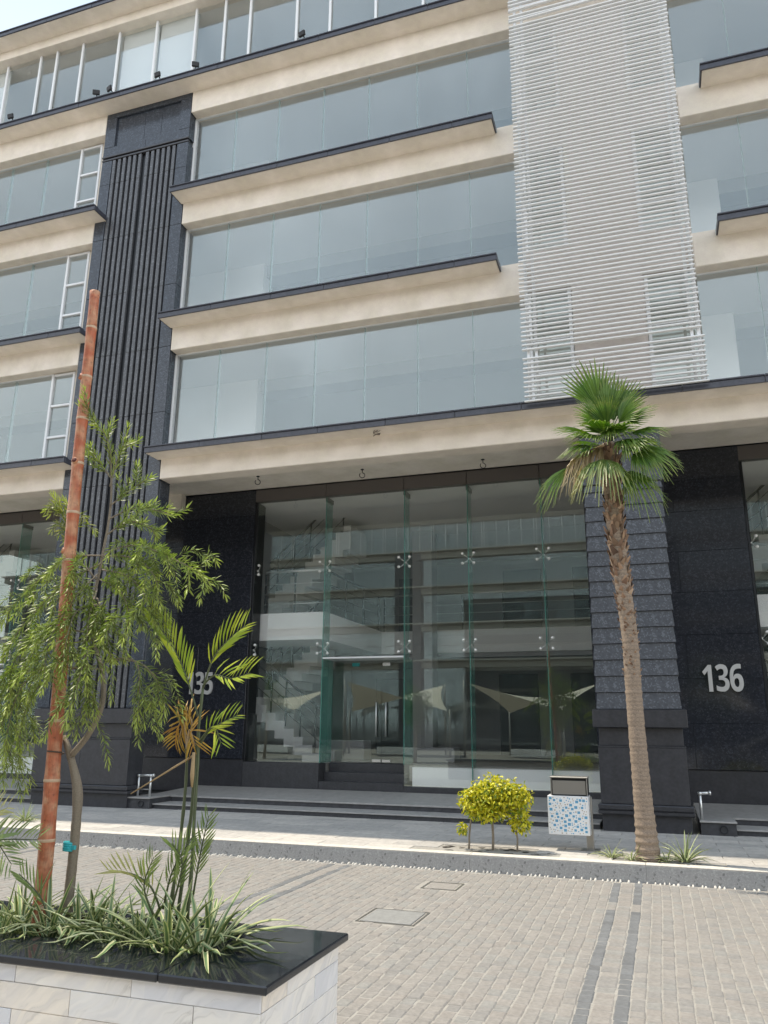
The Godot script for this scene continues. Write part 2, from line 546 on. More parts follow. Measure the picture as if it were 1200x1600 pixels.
func plinth(p: Node3D, x0: float, x1: float, zb: float, zf: float) -> void:
	# base, moulded band, die with a ledge, neck and cap, each a granite course of its own
	var mid := (x0 + x1) * 0.5
	for q in [[x0, mid - 0.002], [mid + 0.002, x1]]:
		put("plinth_slab", cbox(q[0], q[1], KERB - 0.05, 0.415, zb, zf - 0.06, 0.005), M.plinth_granite, p)
		put("plinth_slab", cbox(q[0], q[1], 0.562, 1.352, zb, zf, 0.006), M.plinth_granite, p)
	put("plinth_band", cbox(x0 - 0.05, x1 + 0.05, 0.418, 0.475, zb, zf + 0.02, 0.012), M.plinth_granite, p)
	put("plinth_band", cbox(x0 - 0.045, x1 + 0.045, 0.478, 0.558, zb, zf + 0.035, 0.015), M.plinth_granite, p)
	put("plinth_ledge", cbox(x0 - 0.005, x1 + 0.005, 1.355, 1.372, zb, zf + 0.004, 0.004), M.step_granite, p)
	put("plinth_neck", cbox(x0 + 0.02, x1 - 0.02, 1.375, 1.632, zb, zf - 0.05, 0.005), M.plinth_granite, p)
	put("plinth_cap", cbox(x0 - 0.055, x1 + 0.055, 1.635, 1.895, zb, zf + 0.045, 0.008), M.plinth_granite, p)

func pillar(b: Node3D, xc: float) -> void:
	var p := part("pillar", b)
	var x0 := xc - 0.585
	var x1 := xc + 0.585
	put("core", box(x0 + 0.02, x1 - 0.02, 1.9, 6.27, -13.84, ZP - 0.08), M.dark_frame, p)
	# lapped granite courses: each one leans out towards its foot
	for k in 15:
		var y0 := 1.905 + k * 0.2425
		if y0 > 5.3: break
		var y1 := minf(y0 + 0.236, 5.41)
		var st := begin()
		var o := 0.022
		var a := [Vector3(x0 - o, y0, ZP + o - 0.03), Vector3(x1 + o, y0, ZP + o - 0.03), Vector3(x1 + o, y0, -13.85 - o), Vector3(x0 - o, y0, -13.85 - o)]
		var c := [Vector3(x0, y1, ZP - 0.03), Vector3(x1, y1, ZP - 0.03), Vector3(x1, y1, -13.85), Vector3(x0, y1, -13.85)]
		var m := Vector3(xc, (y0 + y1) / 2, -13.28)
		face(st, a, m)
		face(st, c, m)
		for i in 4: face(st, [a[i], a[(i + 1) % 4], c[(i + 1) % 4], c[i]], m)
		put("granite_course", st.commit(), M.flamed_granite, p)
	put("pillar_head", cbox(x0 - 0.045, x1 + 0.045, 5.42, 6.272, -13.9, ZP - 0.002, 0.006), M.flamed_granite, p)
	plinth(p, x0 - 0.03, x1 + 0.03, -13.9, ZP - 0.015)

func louvre_screen(b: Node3D) -> void:
	var s := part("louvre_screen", b)
	var r := RandomNumberGenerator.new()
	r.seed = 5
	var n := 0
	var y := 6.772
	while y < 16.3:
		n += 1
		if n != 11:   # one slat is missing
			var low := n < 11
			var x0 := -1.675 + r.randf_range(-0.008, 0.008) + (0.0 if low else -0.012)
			var x1 := (1.135 if low else 1.105) + r.randf_range(-0.012, 0.012)
			var o := put("slat", cbox(x0, x1, -0.0125, 0.0125, -0.028, 0.028, 0.005), M.slat_metal, s, Vector3(0, y, -12.16 + r.randf_range(-0.003, 0.003)))
			o.rotation.z = r.randf_range(-0.0015, 0.0015)
			o.rotation.x = r.randf_range(-0.12, 0.12)
			if n == 93 or n == 96:   # two slats have slipped and sit askew
				o.rotation.z = 0.017
				o.position.y += 0.030
				o.position.z += 0.035
		y += 0.0835
	for x in [-1.585, -1.455, 0.965, 1.06]:
		put("post", cbox(x - 0.024, x + 0.024, 6.815, 16.3, -12.275, -12.203, 0.005), M.white_metal, s)
	for f in 4:
		for x in [-1.585, 1.06]:
			put("bracket", cbox(x - 0.02, x + 0.02, S[f] + 1.2, S[f] + 1.26, ZP - 0.14, -12.277, 0.004), M.white_metal, s)

func screen_wall(b: Node3D) -> void:
	var w := part("stair_wall", b)
	var zf := ZP - 0.14
	put("pier", box(-0.87, 0.33, 6.8, S[3] - 0.13, ZG - 0.2, zf), M.shaded_plaster, w)
	for f in 3:
		var y0: float = S[f] + (0.16 if f == 0 else 0.30)
		var y1: float = S[f + 1] - 0.52
		for q in [[-1.66, -0.87], [0.33, 1.17]]:
			put("spandrel", box(q[0], q[1], (S[f] - 0.52) if f > 0 else 6.8, y0, ZG - 0.2, zf - 0.004), M.shaded_plaster, w)
			var win := part("window", w)
			for e in [q[0] + 0.04, q[1] - 0.045]:
				put("frame", cbox(e - 0.03, e + 0.03, y0 + 0.003, y1, zf - 0.11, zf - 0.03, 0.005), M.white_metal, win)
			for e in [y0 + 0.03, y0 + 0.62, y0 + 1.25, y1 - 0.03]:
				put("frame", cbox(q[0] + 0.071, q[1] - 0.076, e - 0.016, e + 0.016, zf - 0.10, zf - 0.04, 0.005), M.white_metal if e > y0 + 0.1 else M.dull_steel, win)
			put("pane", box(q[0] + 0.07, q[1] - 0.075, y0 + 0.01, y1 - 0.01, zf - 0.076, zf - 0.066), M.shop_glass, win)

func shop(b: Node3D, dx: float) -> void:
	# one bay of the ground floor: granite wall with its number, frameless glazing on fins, recessed door, steps, and the hall behind
	var w := part("granite_wall", b)
	var xl := -10.9 + dx
	var xr := -8.09 + dx
	var row := [0.96, 1.72, 2.48, 3.24, 4.0, 4.75, 5.5, 6.10, 6.68]
	for k in row.size() - 1:
		var cut := [xl, xl + 1.62 + 0.1 * (k % 2), xr] if k % 2 == 0 else [xl, xr]
		for i in cut.size() - 1:
			put("wall_slab", cbox(cut[i] + 0.0015, cut[i + 1] - 0.0015, row[k] + 0.0015, row[k + 1] - 0.0015, ZW - 0.05, ZW + 0.05 + 0.0012 * sin(k * 2.4 + i), 0.003), M.shaded_granite, w)
	put("wall_core", box(xl, xr, 0.2, 6.68, ZW - 0.4, ZW - 0.052), M.interior_dark, w)
	put("wall_base", cbox(xl, xr - 0.004, 0.3, 0.955, ZW - 0.05, ZW + 0.02, 0.005), M.plinth_granite, w)
	put("wall_end", cbox(xr + 0.002, xr + 0.05, 0.92, 6.38, ZW - 0.35, ZW + 0.03, 0.005), M.dark_frame, w)

	var f := part("shopfront", b)
	var jx := [-8.035, -6.41, -4.66, -3.33, -1.86, -0.55]
	for i in jx.size(): jx[i] += dx
	for i in jx.size() - 1:   # metal fascia above the glass
		put("fascia_panel", cbox(jx[i] - (0.06 if i == 0 else 0.0) + 0.004, jx[i + 1] - 0.004, 6.40, 6.675, ZW - 0.1, ZW + 0.05, 0.004), M.fascia_metal, f)
	var lev := [3.16, 4.87, 6.40]
	for i in jx.size() - 1:
		var bottom := 0.53 if i > 1 else (0.915 if i == 0 else 2.985)
		var ys := [bottom, lev[0], lev[1], lev[2]]
		for k in 3:
			put("pane", box(jx[i] + 0.006, jx[i + 1] - 0.006, ys[k] + 0.004, ys[k + 1] - 0.004, ZW - 0.006, ZW + 0.006), M.shop_glass, f)
		if i > 0:
			put("glass_fin", box(jx[i] - 0.009, jx[i] + 0.009, 0.53 if i > 2 else 0.92, 6.39, ZW - 0.34, ZW - 0.012), M.glass_fin, f)
			put("fin_edge", box(jx[i] - 0.009, jx[i] + 0.009, 0.53 if i > 2 else 0.92, 6.39, ZW - 0.011, ZW - 0.007), M.glass_edge, f)
			put("fin_shoe", cbox(jx[i] - 0.03, jx[i] + 0.03, 6.30, 6.392, ZW - 0.34, ZW - 0.02, 0.004), M.dark_frame, f)
		for y in [lev[0], lev[1]]:
			spider(f, Vector3(jx[i], y, ZW), i == 0)
	put("door_head", cbox(jx[1] + 0.01, jx[2] - 0.01, 2.945, 2.98, ZW - 0.6, ZW + 0.012, 0.004), M.white_metal, f)
	put("side_glass", box(jx[1] - 0.006, jx[1] + 0.006, 0.92, 2.94, ZW - 0.60, ZW - 0.345), M.glass_fin, f)
	put("side_glass", box(jx[2] - 0.006, jx[2] + 0.006, 0.92, 2.94, ZW - 0.60, ZW - 0.345), M.glass_fin, f)
	put("plinth_wall", cbox(jx[0] - 0.05, jx[1] - 0.002, 0.30, 0.91, ZW - 0.35, ZW + 0.03, 0.005), M.step_granite, f)
	put("plinth_wall", cbox(jx[2] + 0.002, jx[5], 0.30, 0.525, ZW - 0.35, ZW + 0.03, 0.005), M.step_granite, f)
	put("floor_edge", box(jx[2] + 0.14, jx[5], 0.53, 0.875, ZW - 0.30, ZW - 0.10), M.interior_white, f)
	for k in 3:
		put("step", cbox(jx[1] + 0.002, jx[2] - 0.002, 0.30, 0.575 + k * 0.165, ZW - 0.62 - (0.1 if k == 2 else 0.0), ZW + 0.02 - k * 0.27, 0.006), M.step_granite, f)
	var zd := ZW - 0.60
	for q in [[jx[1] + 0.02, jx[1] + 0.42], [jx[1] + 0.428, jx[1] + 1.09], [jx[1] + 1.098, jx[2] - 0.02]]:
		var d := part("door_leaf", f)
		put("glass", box(q[0], q[1], 0.925, 2.94, zd - 0.006, zd + 0.006), M.shop_glass, d)
		if q[0] > jx[1] + 0.3:
			var near: float = q[1] - 0.10 if q[1] < jx[1] + 1.2 else q[0] + 0.10
			put("handle", tube([Vector3(near, 1.42, zd + 0.05), Vector3(near, 2.1, zd + 0.05)], [0.016], 10), M.steel, d)
			for y in [1.52, 2.0]: put("handle_mount", rod(Vector3(near, y, zd + 0.007), Vector3(near, y, zd + 0.05), 0.009), M.steel, d)
			put("patch_fitting", cbox(q[0] + 0.01, q[0] + 0.17, 2.83, 2.90, zd - 0.02, zd + 0.02, 0.004), M.green_film if q[1] < jx[1] + 1.2 else M.steel, d)
			put("patch_fitting", cbox(near - 0.09, near + 0.09, 0.93, 0.985, zd - 0.02, zd + 0.02, 0.004), M.steel, d)

	hall(b, dx)

func spider(f: Node3D, at: Vector3, half: bool) -> void:
	# a four-armed stainless glass clamp with a button at each tip
	var s := part("spider_clamp", f)
	var xs := [1] if half else [-1, 1]
	for sx in xs:
		for sy in [-1, 1]:
			var tip := at + Vector3(sx * 0.115, sy * 0.10, -0.05)
			if half: tip = at + Vector3(0.09, sy * 0.10, -0.03)
			put("arm", tube([at + Vector3(0, 0, -0.10), at + Vector3(sx * 0.05, sy * 0.045, -0.085), tip], [0.014, 0.011, 0.009], 8), M.steel, s)
			put("button", tube([tip, tip + Vector3(0, 0, 0.062), tip + Vector3(0, 0, 0.075)], [0.012, 0.030, 0.024], 12), M.clamp_button, s)
	put("hub", tube([at + Vector3(0, 0, -0.14), at + Vector3(0, 0, -0.075)], [0.026], 12), M.steel, s)

func railing(p: Node3D, a: Vector3, c: Vector3, posts: int, m: Material) -> void:
	var r := part("railing", p)
	for k in posts:
		var q := a.lerp(c, float(k) / maxf(1.0, posts - 1))
		put("post", cbox(q.x - 0.02, q.x + 0.02, q.y, q.y + 0.88, q.z - 0.012, q.z + 0.012, 0.003), M.dark_rail, r)
	put("handrail", rod(a + Vector3(0, 0.92, 0), c + Vector3(0, 0.92, 0), 0.025, 10), m, r)
	for h in [0.2, 0.42, 0.64]: put("bar", rod(a + Vector3(0, h, 0.02), c + Vector3(0, h, 0.02), 0.009, 6), m, r)

func stair(p: Node3D, at: Vector3, run: Vector3, n: int, rise: float, width: Vector3, deep: float) -> void:
	var s := part("staircase", p)
	for k in n:
		var o := at + run * k + Vector3(0, rise * k, 0)
		var e := o + run + width
		put("step", box(minf(o.x, e.x), maxf(o.x, e.x), maxf(0.902, o.y - deep), o.y + rise, minf(o.z, e.z), maxf(o.z, e.z)), M.stair_concrete, s)
	var end := at + run * n + Vector3(0, rise * n, 0)
	for k in 5:
		var q := at.lerp(end, (k + 0.5) / 5.0) + width * 0.96
		put("baluster", cbox(q.x - 0.016, q.x + 0.016, q.y + 0.05, q.y + 1.0, q.z - 0.016, q.z + 0.016, 0.003), M.dark_rail, s)
	put("handrail", rod(at + width * 0.96 + Vector3(0, 1.02, 0), end + width * 0.96 + Vector3(0, 1.02, 0), 0.024, 8), M.dark_rail, s)
	for h in [0.35, 0.6, 0.82]: put("bar", rod(at + width * 0.96 + Vector3(0, h, 0), end + width * 0.96 + Vector3(0, h, 0), 0.008, 6), M.dark_rail, s)

func hall(b: Node3D, dx: float) -> void:
	var h := part("hall", b)
	var x0 := -8.7 + dx
	var x1 := -0.3 + dx
	put("floor", box(x0, x1, 0.6, 0.9, -23.0, ZW - 0.72), M.interior_floor, h)
	put("floor", box(x0, -6.43 + dx, 0.61, 0.895, ZW - 0.72, ZW - 0.36), M.interior_floor, h)
	put("floor", box(-4.64 + dx, x1, 0.61, 0.895, ZW - 0.72, ZW - 0.31), M.interior_floor, h)
	put("ceiling", box(x0, x1, 6.42, 6.66, -23.0, ZW - 0.11), M.interior_ceiling, h)
	put("back_wall", box(x0, x1, 0.9, 6.42, -23.2, -23.0), M.interior_wall, h)
	put("side_wall", box(x0 - 0.15, x0, 0.3, 6.66, -23.2, ZW - 0.41), M.interior_wall, h)
	put("side_wall", box(x1, x1 + 0.15, 0.3, 6.66, -23.2, ZW - 0.41), M.interior_wall, h)
	# mezzanine: a wing along the side wall reaching to the glass, and a gallery across the back
	put("mezzanine", box(x0, -6.55 + dx, 3.40, 3.98, -19.4, ZW - 0.42), M.interior_white, h)
	put("mezzanine", box(x0, x1, 3.41, 3.97, -23.0, -19.41), M.interior_white, h)
	put("mezzanine_ceiling", box(x0, x1, 3.30, 3.405, -23.0, -19.45), M.interior_wall, h)
	railing(h, Vector3(x0 + 0.7, 3.98, ZW - 0.46), Vector3(-6.58 + dx, 3.98, ZW - 0.46), 3, M.steel)
	railing(h, Vector3(-6.6 + dx, 3.98, ZW - 0.6), Vector3(-6.6 + dx, 3.98, -19.3), 4, M.dark_rail)
	railing(h, Vector3(-6.5 + dx, 3.97, -19.46), Vector3(x1, 3.97, -19.46), 7, M.steel)
	stair(h, Vector3(-8.62 + dx, 4.40, -18.1), Vector3(0.19, 0, 0), 11, 0.165, Vector3(0, 0, 1.1), 0.42)
	stair(h, Vector3(-8.62 + dx, 2.26, -18.1), Vector3(0.19, 0, 0), 7, 0.165, Vector3(0, 0, 1.1), 0.3)
	stair(h, Vector3(-6.7 + dx, 0.9, -16.95), Vector3(-0.22, 0, 0), 8, 0.165, Vector3(0, 0, 0.95), 0.2)
	put("landing", box(x0, -8.47 + dx, 2.05, 2.24, -18.1, -16.0), M.stair_concrete, h)
	for q in [[-7.9, 0.9, 3.0], [-4.2, 0.9, 3.1], [-2.2, 0.9, 3.1], [-7.2, 3.98, 6.0], [-4.0, 3.98, 6.1], [-2.0, 3.98, 6.1]]:
		put("doorway", cbox(q[0] + dx, q[0] + 1.1 + dx, q[1], q[2], -22.998, -22.94, 0.01), M.interior_dark, h)
	put("column", box(-5.55 + dx, -5.05 + dx, 0.9, 6.42, -19.3, -18.8), M.interior_wall, h)
	# crates of tiles and boards left on the floor
	for q in [[-7.75, -16.6, 1.1, 0.22], [-7.5, -17.5, 1.2, 0.42], [-5.0, -17.0, 0.9, 0.3]]:
		put("stacked_boards", cbox(q[0] + dx, q[0] + q[2] + dx, 0.902, 0.9 + q[3], q[1] - 0.5, q[1], 0.01), M.interior_wall, h)

func digits(b: Node3D, text: String, x: float, y: float, h: float) -> void:
	var f := SystemFont.new()
	f.font_names = PackedStringArray(["Droid Sans"])
	f.font_weight = 700
	var p := part("house_number", b)
	for i in text.length():
		var t := TextMesh.new()
		t.text = text[i]
		t.font = f
		t.font_size = 64
		t.pixel_size = h / 46.0
		t.depth = 0.03
		var o := put("digit", t, M.number_metal, p, Vector3(x + i * h * 0.52, y, ZW + 0.085))
		o.scale = Vector3(0.74, 1.08, 1.0)

func build_office() -> Node3D:
	var b := thing("office_building", "five-storey office building with beige slabs, glass rows and ribbed dark granite pilaster", "building")
	var L := -24.0
	var R := 14.0
	# slabs
	floor_slab(b, -9.03, R, S[0])
	floor_slab(b, L, -10.9, S[0])
	for k in [1, 2]:
		floor_slab(b, L, -10.9, S[k])
		floor_slab(b, -9.0, -2.07, S[k])
		floor_slab(b, 1.53, 8.6, S[k])
	floor_slab(b, L, R, S[3])
	floor_slab(b, L, R, S[4])
	# beams under the slabs
	for q in [[-8.93, R], [L, -11.23]]:
		put("beam", cbox(q[0], q[1], 6.276, 6.70, -13.07, ZP, 0.012), M.stucco, b)
		put("soffit", box(q[0] + 0.01, q[1], 6.682, 6.772, -13.2, -13.071), M.soffit, b)
	for q in [[-8.93, -1.64], [1.16, R], [L, -11.23]]:
		for k in [1, 2]:
			put("beam", cbox(q[0], q[1], S[k] - 0.62, S[k] - 0.09, ZG - 0.1, ZP, 0.010), M.stucco, b)
	put("beam", cbox(-8.93, R, S[3] - 0.66, S[3] - 0.09, ZG - 0.1, ZP - 0.001, 0.010), M.stucco, b)
	put("beam", cbox(L, -11.23, S[3] - 0.66, S[3] - 0.09, ZG - 0.1, ZP - 0.001, 0.010), M.stucco, b)
	put("beam", cbox(L, R, S[4] - 0.36, S[4] - 0.09, ZG - 0.1, ZP, 0.010), M.stucco, b)
	put("soffit", box(-10.9, -9.88, 6.335, 6.682, ZW + 0.06, ZW + 0.25), M.soffit, b)
	put("soffit", box(L, R, 6.683, 6.773, -15.1, -13.201), M.soffit, b)
	for k in [1, 2]:
		for q in [[-2.068, -1.63], [1.14, 1.528]]:
			put("wall_end", box(q[0], q[1], S[k] - 0.1175, S[k] + 0.02, ZG + 0.05, ZP - 0.002), M.stucco, b)
	# glass rows
	for f in 3:
		var y0: float = S[f] + 0.0
		var y1: float = S[f + 1] - (0.66 if f == 2 else 0.62) + 0.02
		y1 -= 0.05
		window_band(b, [-8.9, -7.92, -6.86, -5.80, -4.77, -3.72, -2.67, -1.68], y0, y1)
		var jr := [1.18]
		while jr[-1] < R - 1: jr.append(2.12 + 1.05 * (jr.size() - 1))
		window_band(b, jr, y0, y1)
		var jl := []
		for k in 12: jl.append(-12.03 - 1.05 * (11 - k))
		window_band(b, jl, y0, y1)
		var side := part("side_window", b)
		for q in [[-11.5, -11.24, y0, y1], [-12.06, -12.0, y0, y1]]:
			put("frame", cbox(q[0], minf(q[1], q[0] + 0.055), q[2], q[3], ZG - 0.02, ZG + 0.05, 0.005), M.white_metal, side)
		for k in 4:
			var y := lerpf(y0 + 0.03, y1 - 0.025, k / 3.0)
			put("frame", cbox(-11.998, -11.502, y - 0.025, y + 0.025, ZG - 0.02, ZG + 0.048, 0.005), M.white_metal, side)
			if k > 0:
				var yb := lerpf(y0 + 0.03, y1 - 0.025, (k - 1) / 3.0)
				put("pane", box(-11.995, -11.505, yb + 0.026, y - 0.026, ZG - 0.006, ZG + 0.006), M.upper_glass, side)
		put("wall_end", box(-11.444, -11.2, y0, y1 + 0.04, ZG - 0.06, ZG + 0.03), M.stucco, b)
		put("jamb", cbox(-8.97, -8.905, y0 - 0.01, y1 + 0.03, ZG - 0.08, ZG + 0.035, 0.005), M.white_metal, b)
	var j5 := [-23.0, -22.0, -21.0, -20.0, -18.95, -17.9, -16.85, -15.8, -14.76, -13.71, -13.2, -12.41, -11.33, -10.25, -9.16, -8.37, -7.7, -6.51, -5.7, -4.63]
	while j5[-1] < R - 1.2: j5.append(j5[-1] + 1.06)
	window_band(b, j5, S[3] + 0.0, S[4] - 0.36, true)
	for q in [[-11.29, -10.28], [-10.22, -9.19], [-15.75, -14.8]]:
		put("roller_blind", box(q[0], q[1], S[3] + 0.1, S[4] - 0.35, ZG - 0.12, ZG - 0.10), M.blind_cloth, b)
	# rooms behind the glass
	for f in 4:
		var c := S[f + 1] - 0.42 if f < 3 else S[4] - 0.34
		put("ceiling", box(L + 0.2, R - 0.2, c, S[f + 1] - 0.125, -22.0, ZG - 0.11), M.interior_ceiling, b)
		put("room_floor", box(L + 0.2, R - 0.2, S[f] - 0.012, S[f] + 0.03, -22.0, ZG - 0.11), M.interior_floor, b)
		if f < 3:
			for q in [[-12.4, -8.05], [-1.9, 1.93]]:
				put("room_pier", box(q[0], q[1], S[f] + 0.031, c - 0.01, -15.2, -14.86), M.interior_white, b)
			put("room_beam", box(L + 0.2, R - 0.2, c - 0.30, c - 0.004, -15.5, -15.0), M.room_wall, b)
		put("room_wall", box(L + 0.2, R - 0.2, S[f] + 0.031, c - 0.006, -21.99, -21.8), M.room_wall, b)
	put("end_wall", box(L, L + 0.19, 0.2, S[4] - 0.13, -30, ZG - 0.11), M.stucco, b)
	put("end_wall", box(R - 0.19, R, 0.2, S[4] - 0.13, -30, ZG - 0.11), M.stucco, b)
	put("rear_wall", box(L + 0.2, R - 0.2, 0.2, S[4] - 0.13, -30, -29.7), M.stucco, b)
	put("roof", box(L, R, S[4] - 0.12, S[4] - 0.014, -30, ZG + 0.015), M.stucco, b)
	pilaster(b, -10.08)
	pilaster(b, -10.08 + 2 * BAY)
	pillar(b, -0.255)
	louvre_screen(b)
	screen_wall(b)
	for k in [-1, 0, 1]: shop(b, k * BAY)
	digits(b, "135", -9.40, 2.47, 0.42)
	digits(b, "136", 0.90, 2.47, 0.42)
	# platform in front of the shops, two low steps
	for k in [-1, 0, 1]:
		var dx: float = k * BAY
		var p := part("entrance_platform", b)
		var st := begin()
		# the paving of the platform rises a little towards the glass
		var x0 := -9.25 + dx if k < 1 else 0.47
		var x1 := -0.92 + dx
		if k == 0: x0 = -9.09
		var prof := [Vector2(-13.5, 0.36), Vector2(ZW + 0.045, 0.425), Vector2(ZW + 0.045, 0.1), Vector2(-13.5, 0.1)]
		for i in 4:
			var a: Vector2 = prof[i]
			var c: Vector2 = prof[(i + 1) % 4]
			face(st, [Vector3(x0, a.y, a.x), Vector3(x1, a.y, a.x), Vector3(x1, c.y, c.x), Vector3(x0, c.y, c.x)], Vector3((x0 + x1) / 2, 0.2, -14.3))
		for x in [x0, x1]: face(st, [Vector3(x, 0.36, -13.5), Vector3(x, 0.425, ZW + 0.045), Vector3(x, 0.1, ZW + 0.045), Vector3(x, 0.1, -13.5)], Vector3((x0 + x1) / 2, 0.2, -14.3))
		put("paving", st.commit(), M.platform_stone, p)
		var xs := x0 + 0.48
		put("riser", box(xs, x1, 0.1, 0.335, -13.55, -13.47), M.step_granite, p)
		put("tread", cbox(xs - 0.01, x1, 0.337, 0.366, -13.62, -13.452, 0.004), M.platform_stone, p)
		put("riser", box(xs, x1, 0.1, 0.242, -13.46, -12.91), M.step_granite, p)
		put("tread", cbox(xs - 0.008, x1, 0.244, 0.266, -13.468, -12.885, 0.004), M.platform_stone, p)
		put("end_block", cbox(x0, xs - 0.012, 0.1, 0.345, -13.5, -12.80, 0.005), M.step_granite, p)
		put("end_slab", cbox(x0 - 0.01, xs, 0.347, 0.372, -13.63, -12.77, 0.005), M.platform_stone, p)
		put("drain_pipe", lathe([[0.045, 0.0], [0.055, 0.0], [0.055, 0.03], [0.045, 0.03], [0.045, -0.1], [0.0, -0.1]], 18), M.dark_frame, p, Vector3(x0 + 0.30, 0.262, -12.81), Vector3(PI / 2, 0, 0))
	return b

# ---------------------------------------------------------------- ground
func sheet(x0: float, x1: float, z0: float, z1: float, y: float) -> Mesh:
	var st := begin()
	quad(st, Vector3(x0, y, z0), Vector3(x1, y, z0), Vector3(x1, y, z1), Vector3(x0, y, z1))
	return st.commit()

func cobble_mesh(sx: float, sz: float, seed_: int) -> Mesh:
	# a worn cobble: uneven top with rounded edges, no underside
	var r := RandomNumberGenerator.new()
	r.seed = seed_
	var st := begin()
	st.set_smooth_group(-1)
	var low := []
	var rim := []
	var top := []
	for k in 4:
		var s := Vector3(-1 if k in [0, 3] else 1, 0, -1 if k < 2 else 1)
		var jx := r.randf_range(0.94, 1.0)
		var jz := r.randf_range(0.95, 1.0)
		low.append(Vector3(s.x * sx / 2 * jx, -0.03, s.z * sz / 2 * jz))
		rim.append(Vector3(s.x * sx / 2 * jx, -0.006, s.z * sz / 2 * jz))
		top.append(Vector3(s.x * (sx / 2 * jx - 0.009), r.randf_range(-0.0015, 0.0015), s.z * (sz / 2 * jz - 0.009)))
	var m := Vector3(0, -0.02, 0)
	for k in 4:
		face(st, [low[k], low[(k + 1) % 4], rim[(k + 1) % 4], rim[k]], m)
		face(st, [rim[k], rim[(k + 1) % 4], top[(k + 1) % 4], top[k]], m)
	face(st, top, m)
	return st.commit()

func build_ground() -> void:
	var r := RandomNumberGenerator.new()
	r.seed = 21
	tag(put("ground", sheet(-200, 200, -200, 200, -0.06), M.far_ground, self), "", "", "", "structure")
	var road := Node3D.new()
	road.name = "road"
	add_child(road)
	tag(road, "", "", "", "structure")
	# covers and their frames need a hole in the cobbles
	var holes := [Rect2(-2.60, -7.58, 0.54, 0.55), Rect2(-2.47, -9.03, 0.39, 0.40)]
	put("joint_bed", sheet(-16, 12, -9.815, 6, -0.0055), M.sand_joint, road)
	var strips := [-0.61, -3.90, -8.2, 3.0]
	var places := []   # [x, z, dark]
	var P := 0.092
	var PZ := 0.118
	# to the one side of the twin dark strips the joints run on along z, to the other along x
	var nz := int((9.8 - 1.2) / PZ)
	# course centres and widths: twin dark courses with a broader pale one between them
	var cols := []
	var x := -10.5
	while x < 4.0:
		cols.append([x + P / 2, P, false])
		x += P
		for s in strips:
			if absf(x - s) < P * 0.5:
				cols.append([x + 0.045, 0.09, true])
				cols.append([x + 0.155, 0.13, false])
				cols.append([x + 0.265, 0.09, true])
				x += 0.31
	for col in cols:
		x = col[0]
		var dark: bool = col[2]
		var right := x > -0.7
		for k in nz:
			var z := -9.80 + PZ * 0.55 + k * PZ
			var px := x
			var dk := dark
			var pz := z
			# courses run along z; the old part on the one side has settled unevenly
			pz += PZ * fposmod(x * 37.1, 1.0)
			px += 0.006 * sin(z * 1.3 + x)
			if not right: px += 0.005 * sin(z * 4.1 + 0.6 * x) + r.randfn(0, 0.002)
			if pz > -1.0 or pz < -9.80 + PZ * 0.45: continue
			if dark and px > -0.7 and px < -0.2 and pz < -8.3 and pz > -8.65: dk = false
			var skip := false
			for h in holes:
				if h.grow(0.028).has_point(Vector2(px, pz)): skip = true
			# nothing is laid under the planter
			if px < -1.66 and pz > -3.95: skip = true
			if skip: continue
			places.append([px, pz, dk, col[1] / P])
	# the nearest ones in view are things on their own, the others one mass
	var eye := Vector3(0, 1.6, 0)
	places.sort_custom(func(a, c): return Vector2(a[0], a[1]).length_squared() < Vector2(c[0], c[1]).length_squared())
	var meshes := []
	for k in 5: meshes.append(cobble_mesh(P * 0.985, PZ * 0.985, 60 + k))
	var rest := {}
	var single := 0
	for p in places:
		var shade := fposmod(sin(p[0] * 12.9 + p[1] * 78.2) * 437.5, 1.0)
		var t := Transform3D(Basis.from_euler(Vector3(r.randfn(0, 0.008), r.randfn(0, 0.02) + PI * r.randi_range(0, 1), r.randfn(0, 0.008))), Vector3(p[0], r.randf_range(-0.003, 0.002), p[1])).scaled_local(Vector3(p[3], 1, 1))
		var pick := r.randi_range(0, 4)
		# in the picture: left of x = 0.9 at the frame's edge, right of the planter
		var seen: bool = p[1] < -4.25 and p[0] < 0.16 * (-p[1]) - 0.55 and p[0] > -1.55
		if seen and single < 300:
			single += 1
			var o := put("cobble", meshes[pick], M.slate_cobble if p[2] else M["cobble_%d" % (int(shade * 97) % 6)], road)
			o.transform = t
		else:
			if not rest.has(pick): rest[pick] = []
			rest[pick].append([t, p[2], shade])
	var base := [Color(0.282, 0.264, 0.242), Color(0.272, 0.256, 0.235), Color(0.296, 0.276, 0.252), Color(0.260, 0.248, 0.232), Color(0.284, 0.262, 0.238), Color(0.274, 0.266, 0.248)]
	for pick in rest:
		var mm := MultiMesh.new()
		mm.transform_format = MultiMesh.TRANSFORM_3D
		mm.use_colors = true
		mm.mesh = meshes[pick]
		mm.instance_count = rest[pick].size()
		for i in rest[pick].size():
			mm.set_instance_transform(i, rest[pick][i][0])
			var c: Color = base[int(rest[pick][i][2] * 97) % 6]
			if rest[pick][i][1]: c = Color(0.165, 0.17, 0.174) * (0.85 + 0.3 * rest[pick][i][2])
			mm.set_instance_color(i, c)
		var o := MultiMeshInstance3D.new()
		o.name = "cobbles"
		o.multimesh = mm
		o.material_override = M.cobble
		o.set_meta("kind", "stuff")
		road.add_child(o, true)

	# pavement
	var pave := Node3D.new()
	pave.name = "pavement"
	add_child(pave)
	tag(pave, "", "", "", "structure")
	put("bed", box(-16, 12, -0.05, KERB - 0.008, -16.0, -9.98), M.sand_joint, pave)
	var z := -9.97
	var rowi := 0
	var pits := [Rect2(-2.52, -10.42, 1.05, 0.25), Rect2(-0.62, -10.45, 0.95, 0.45)]
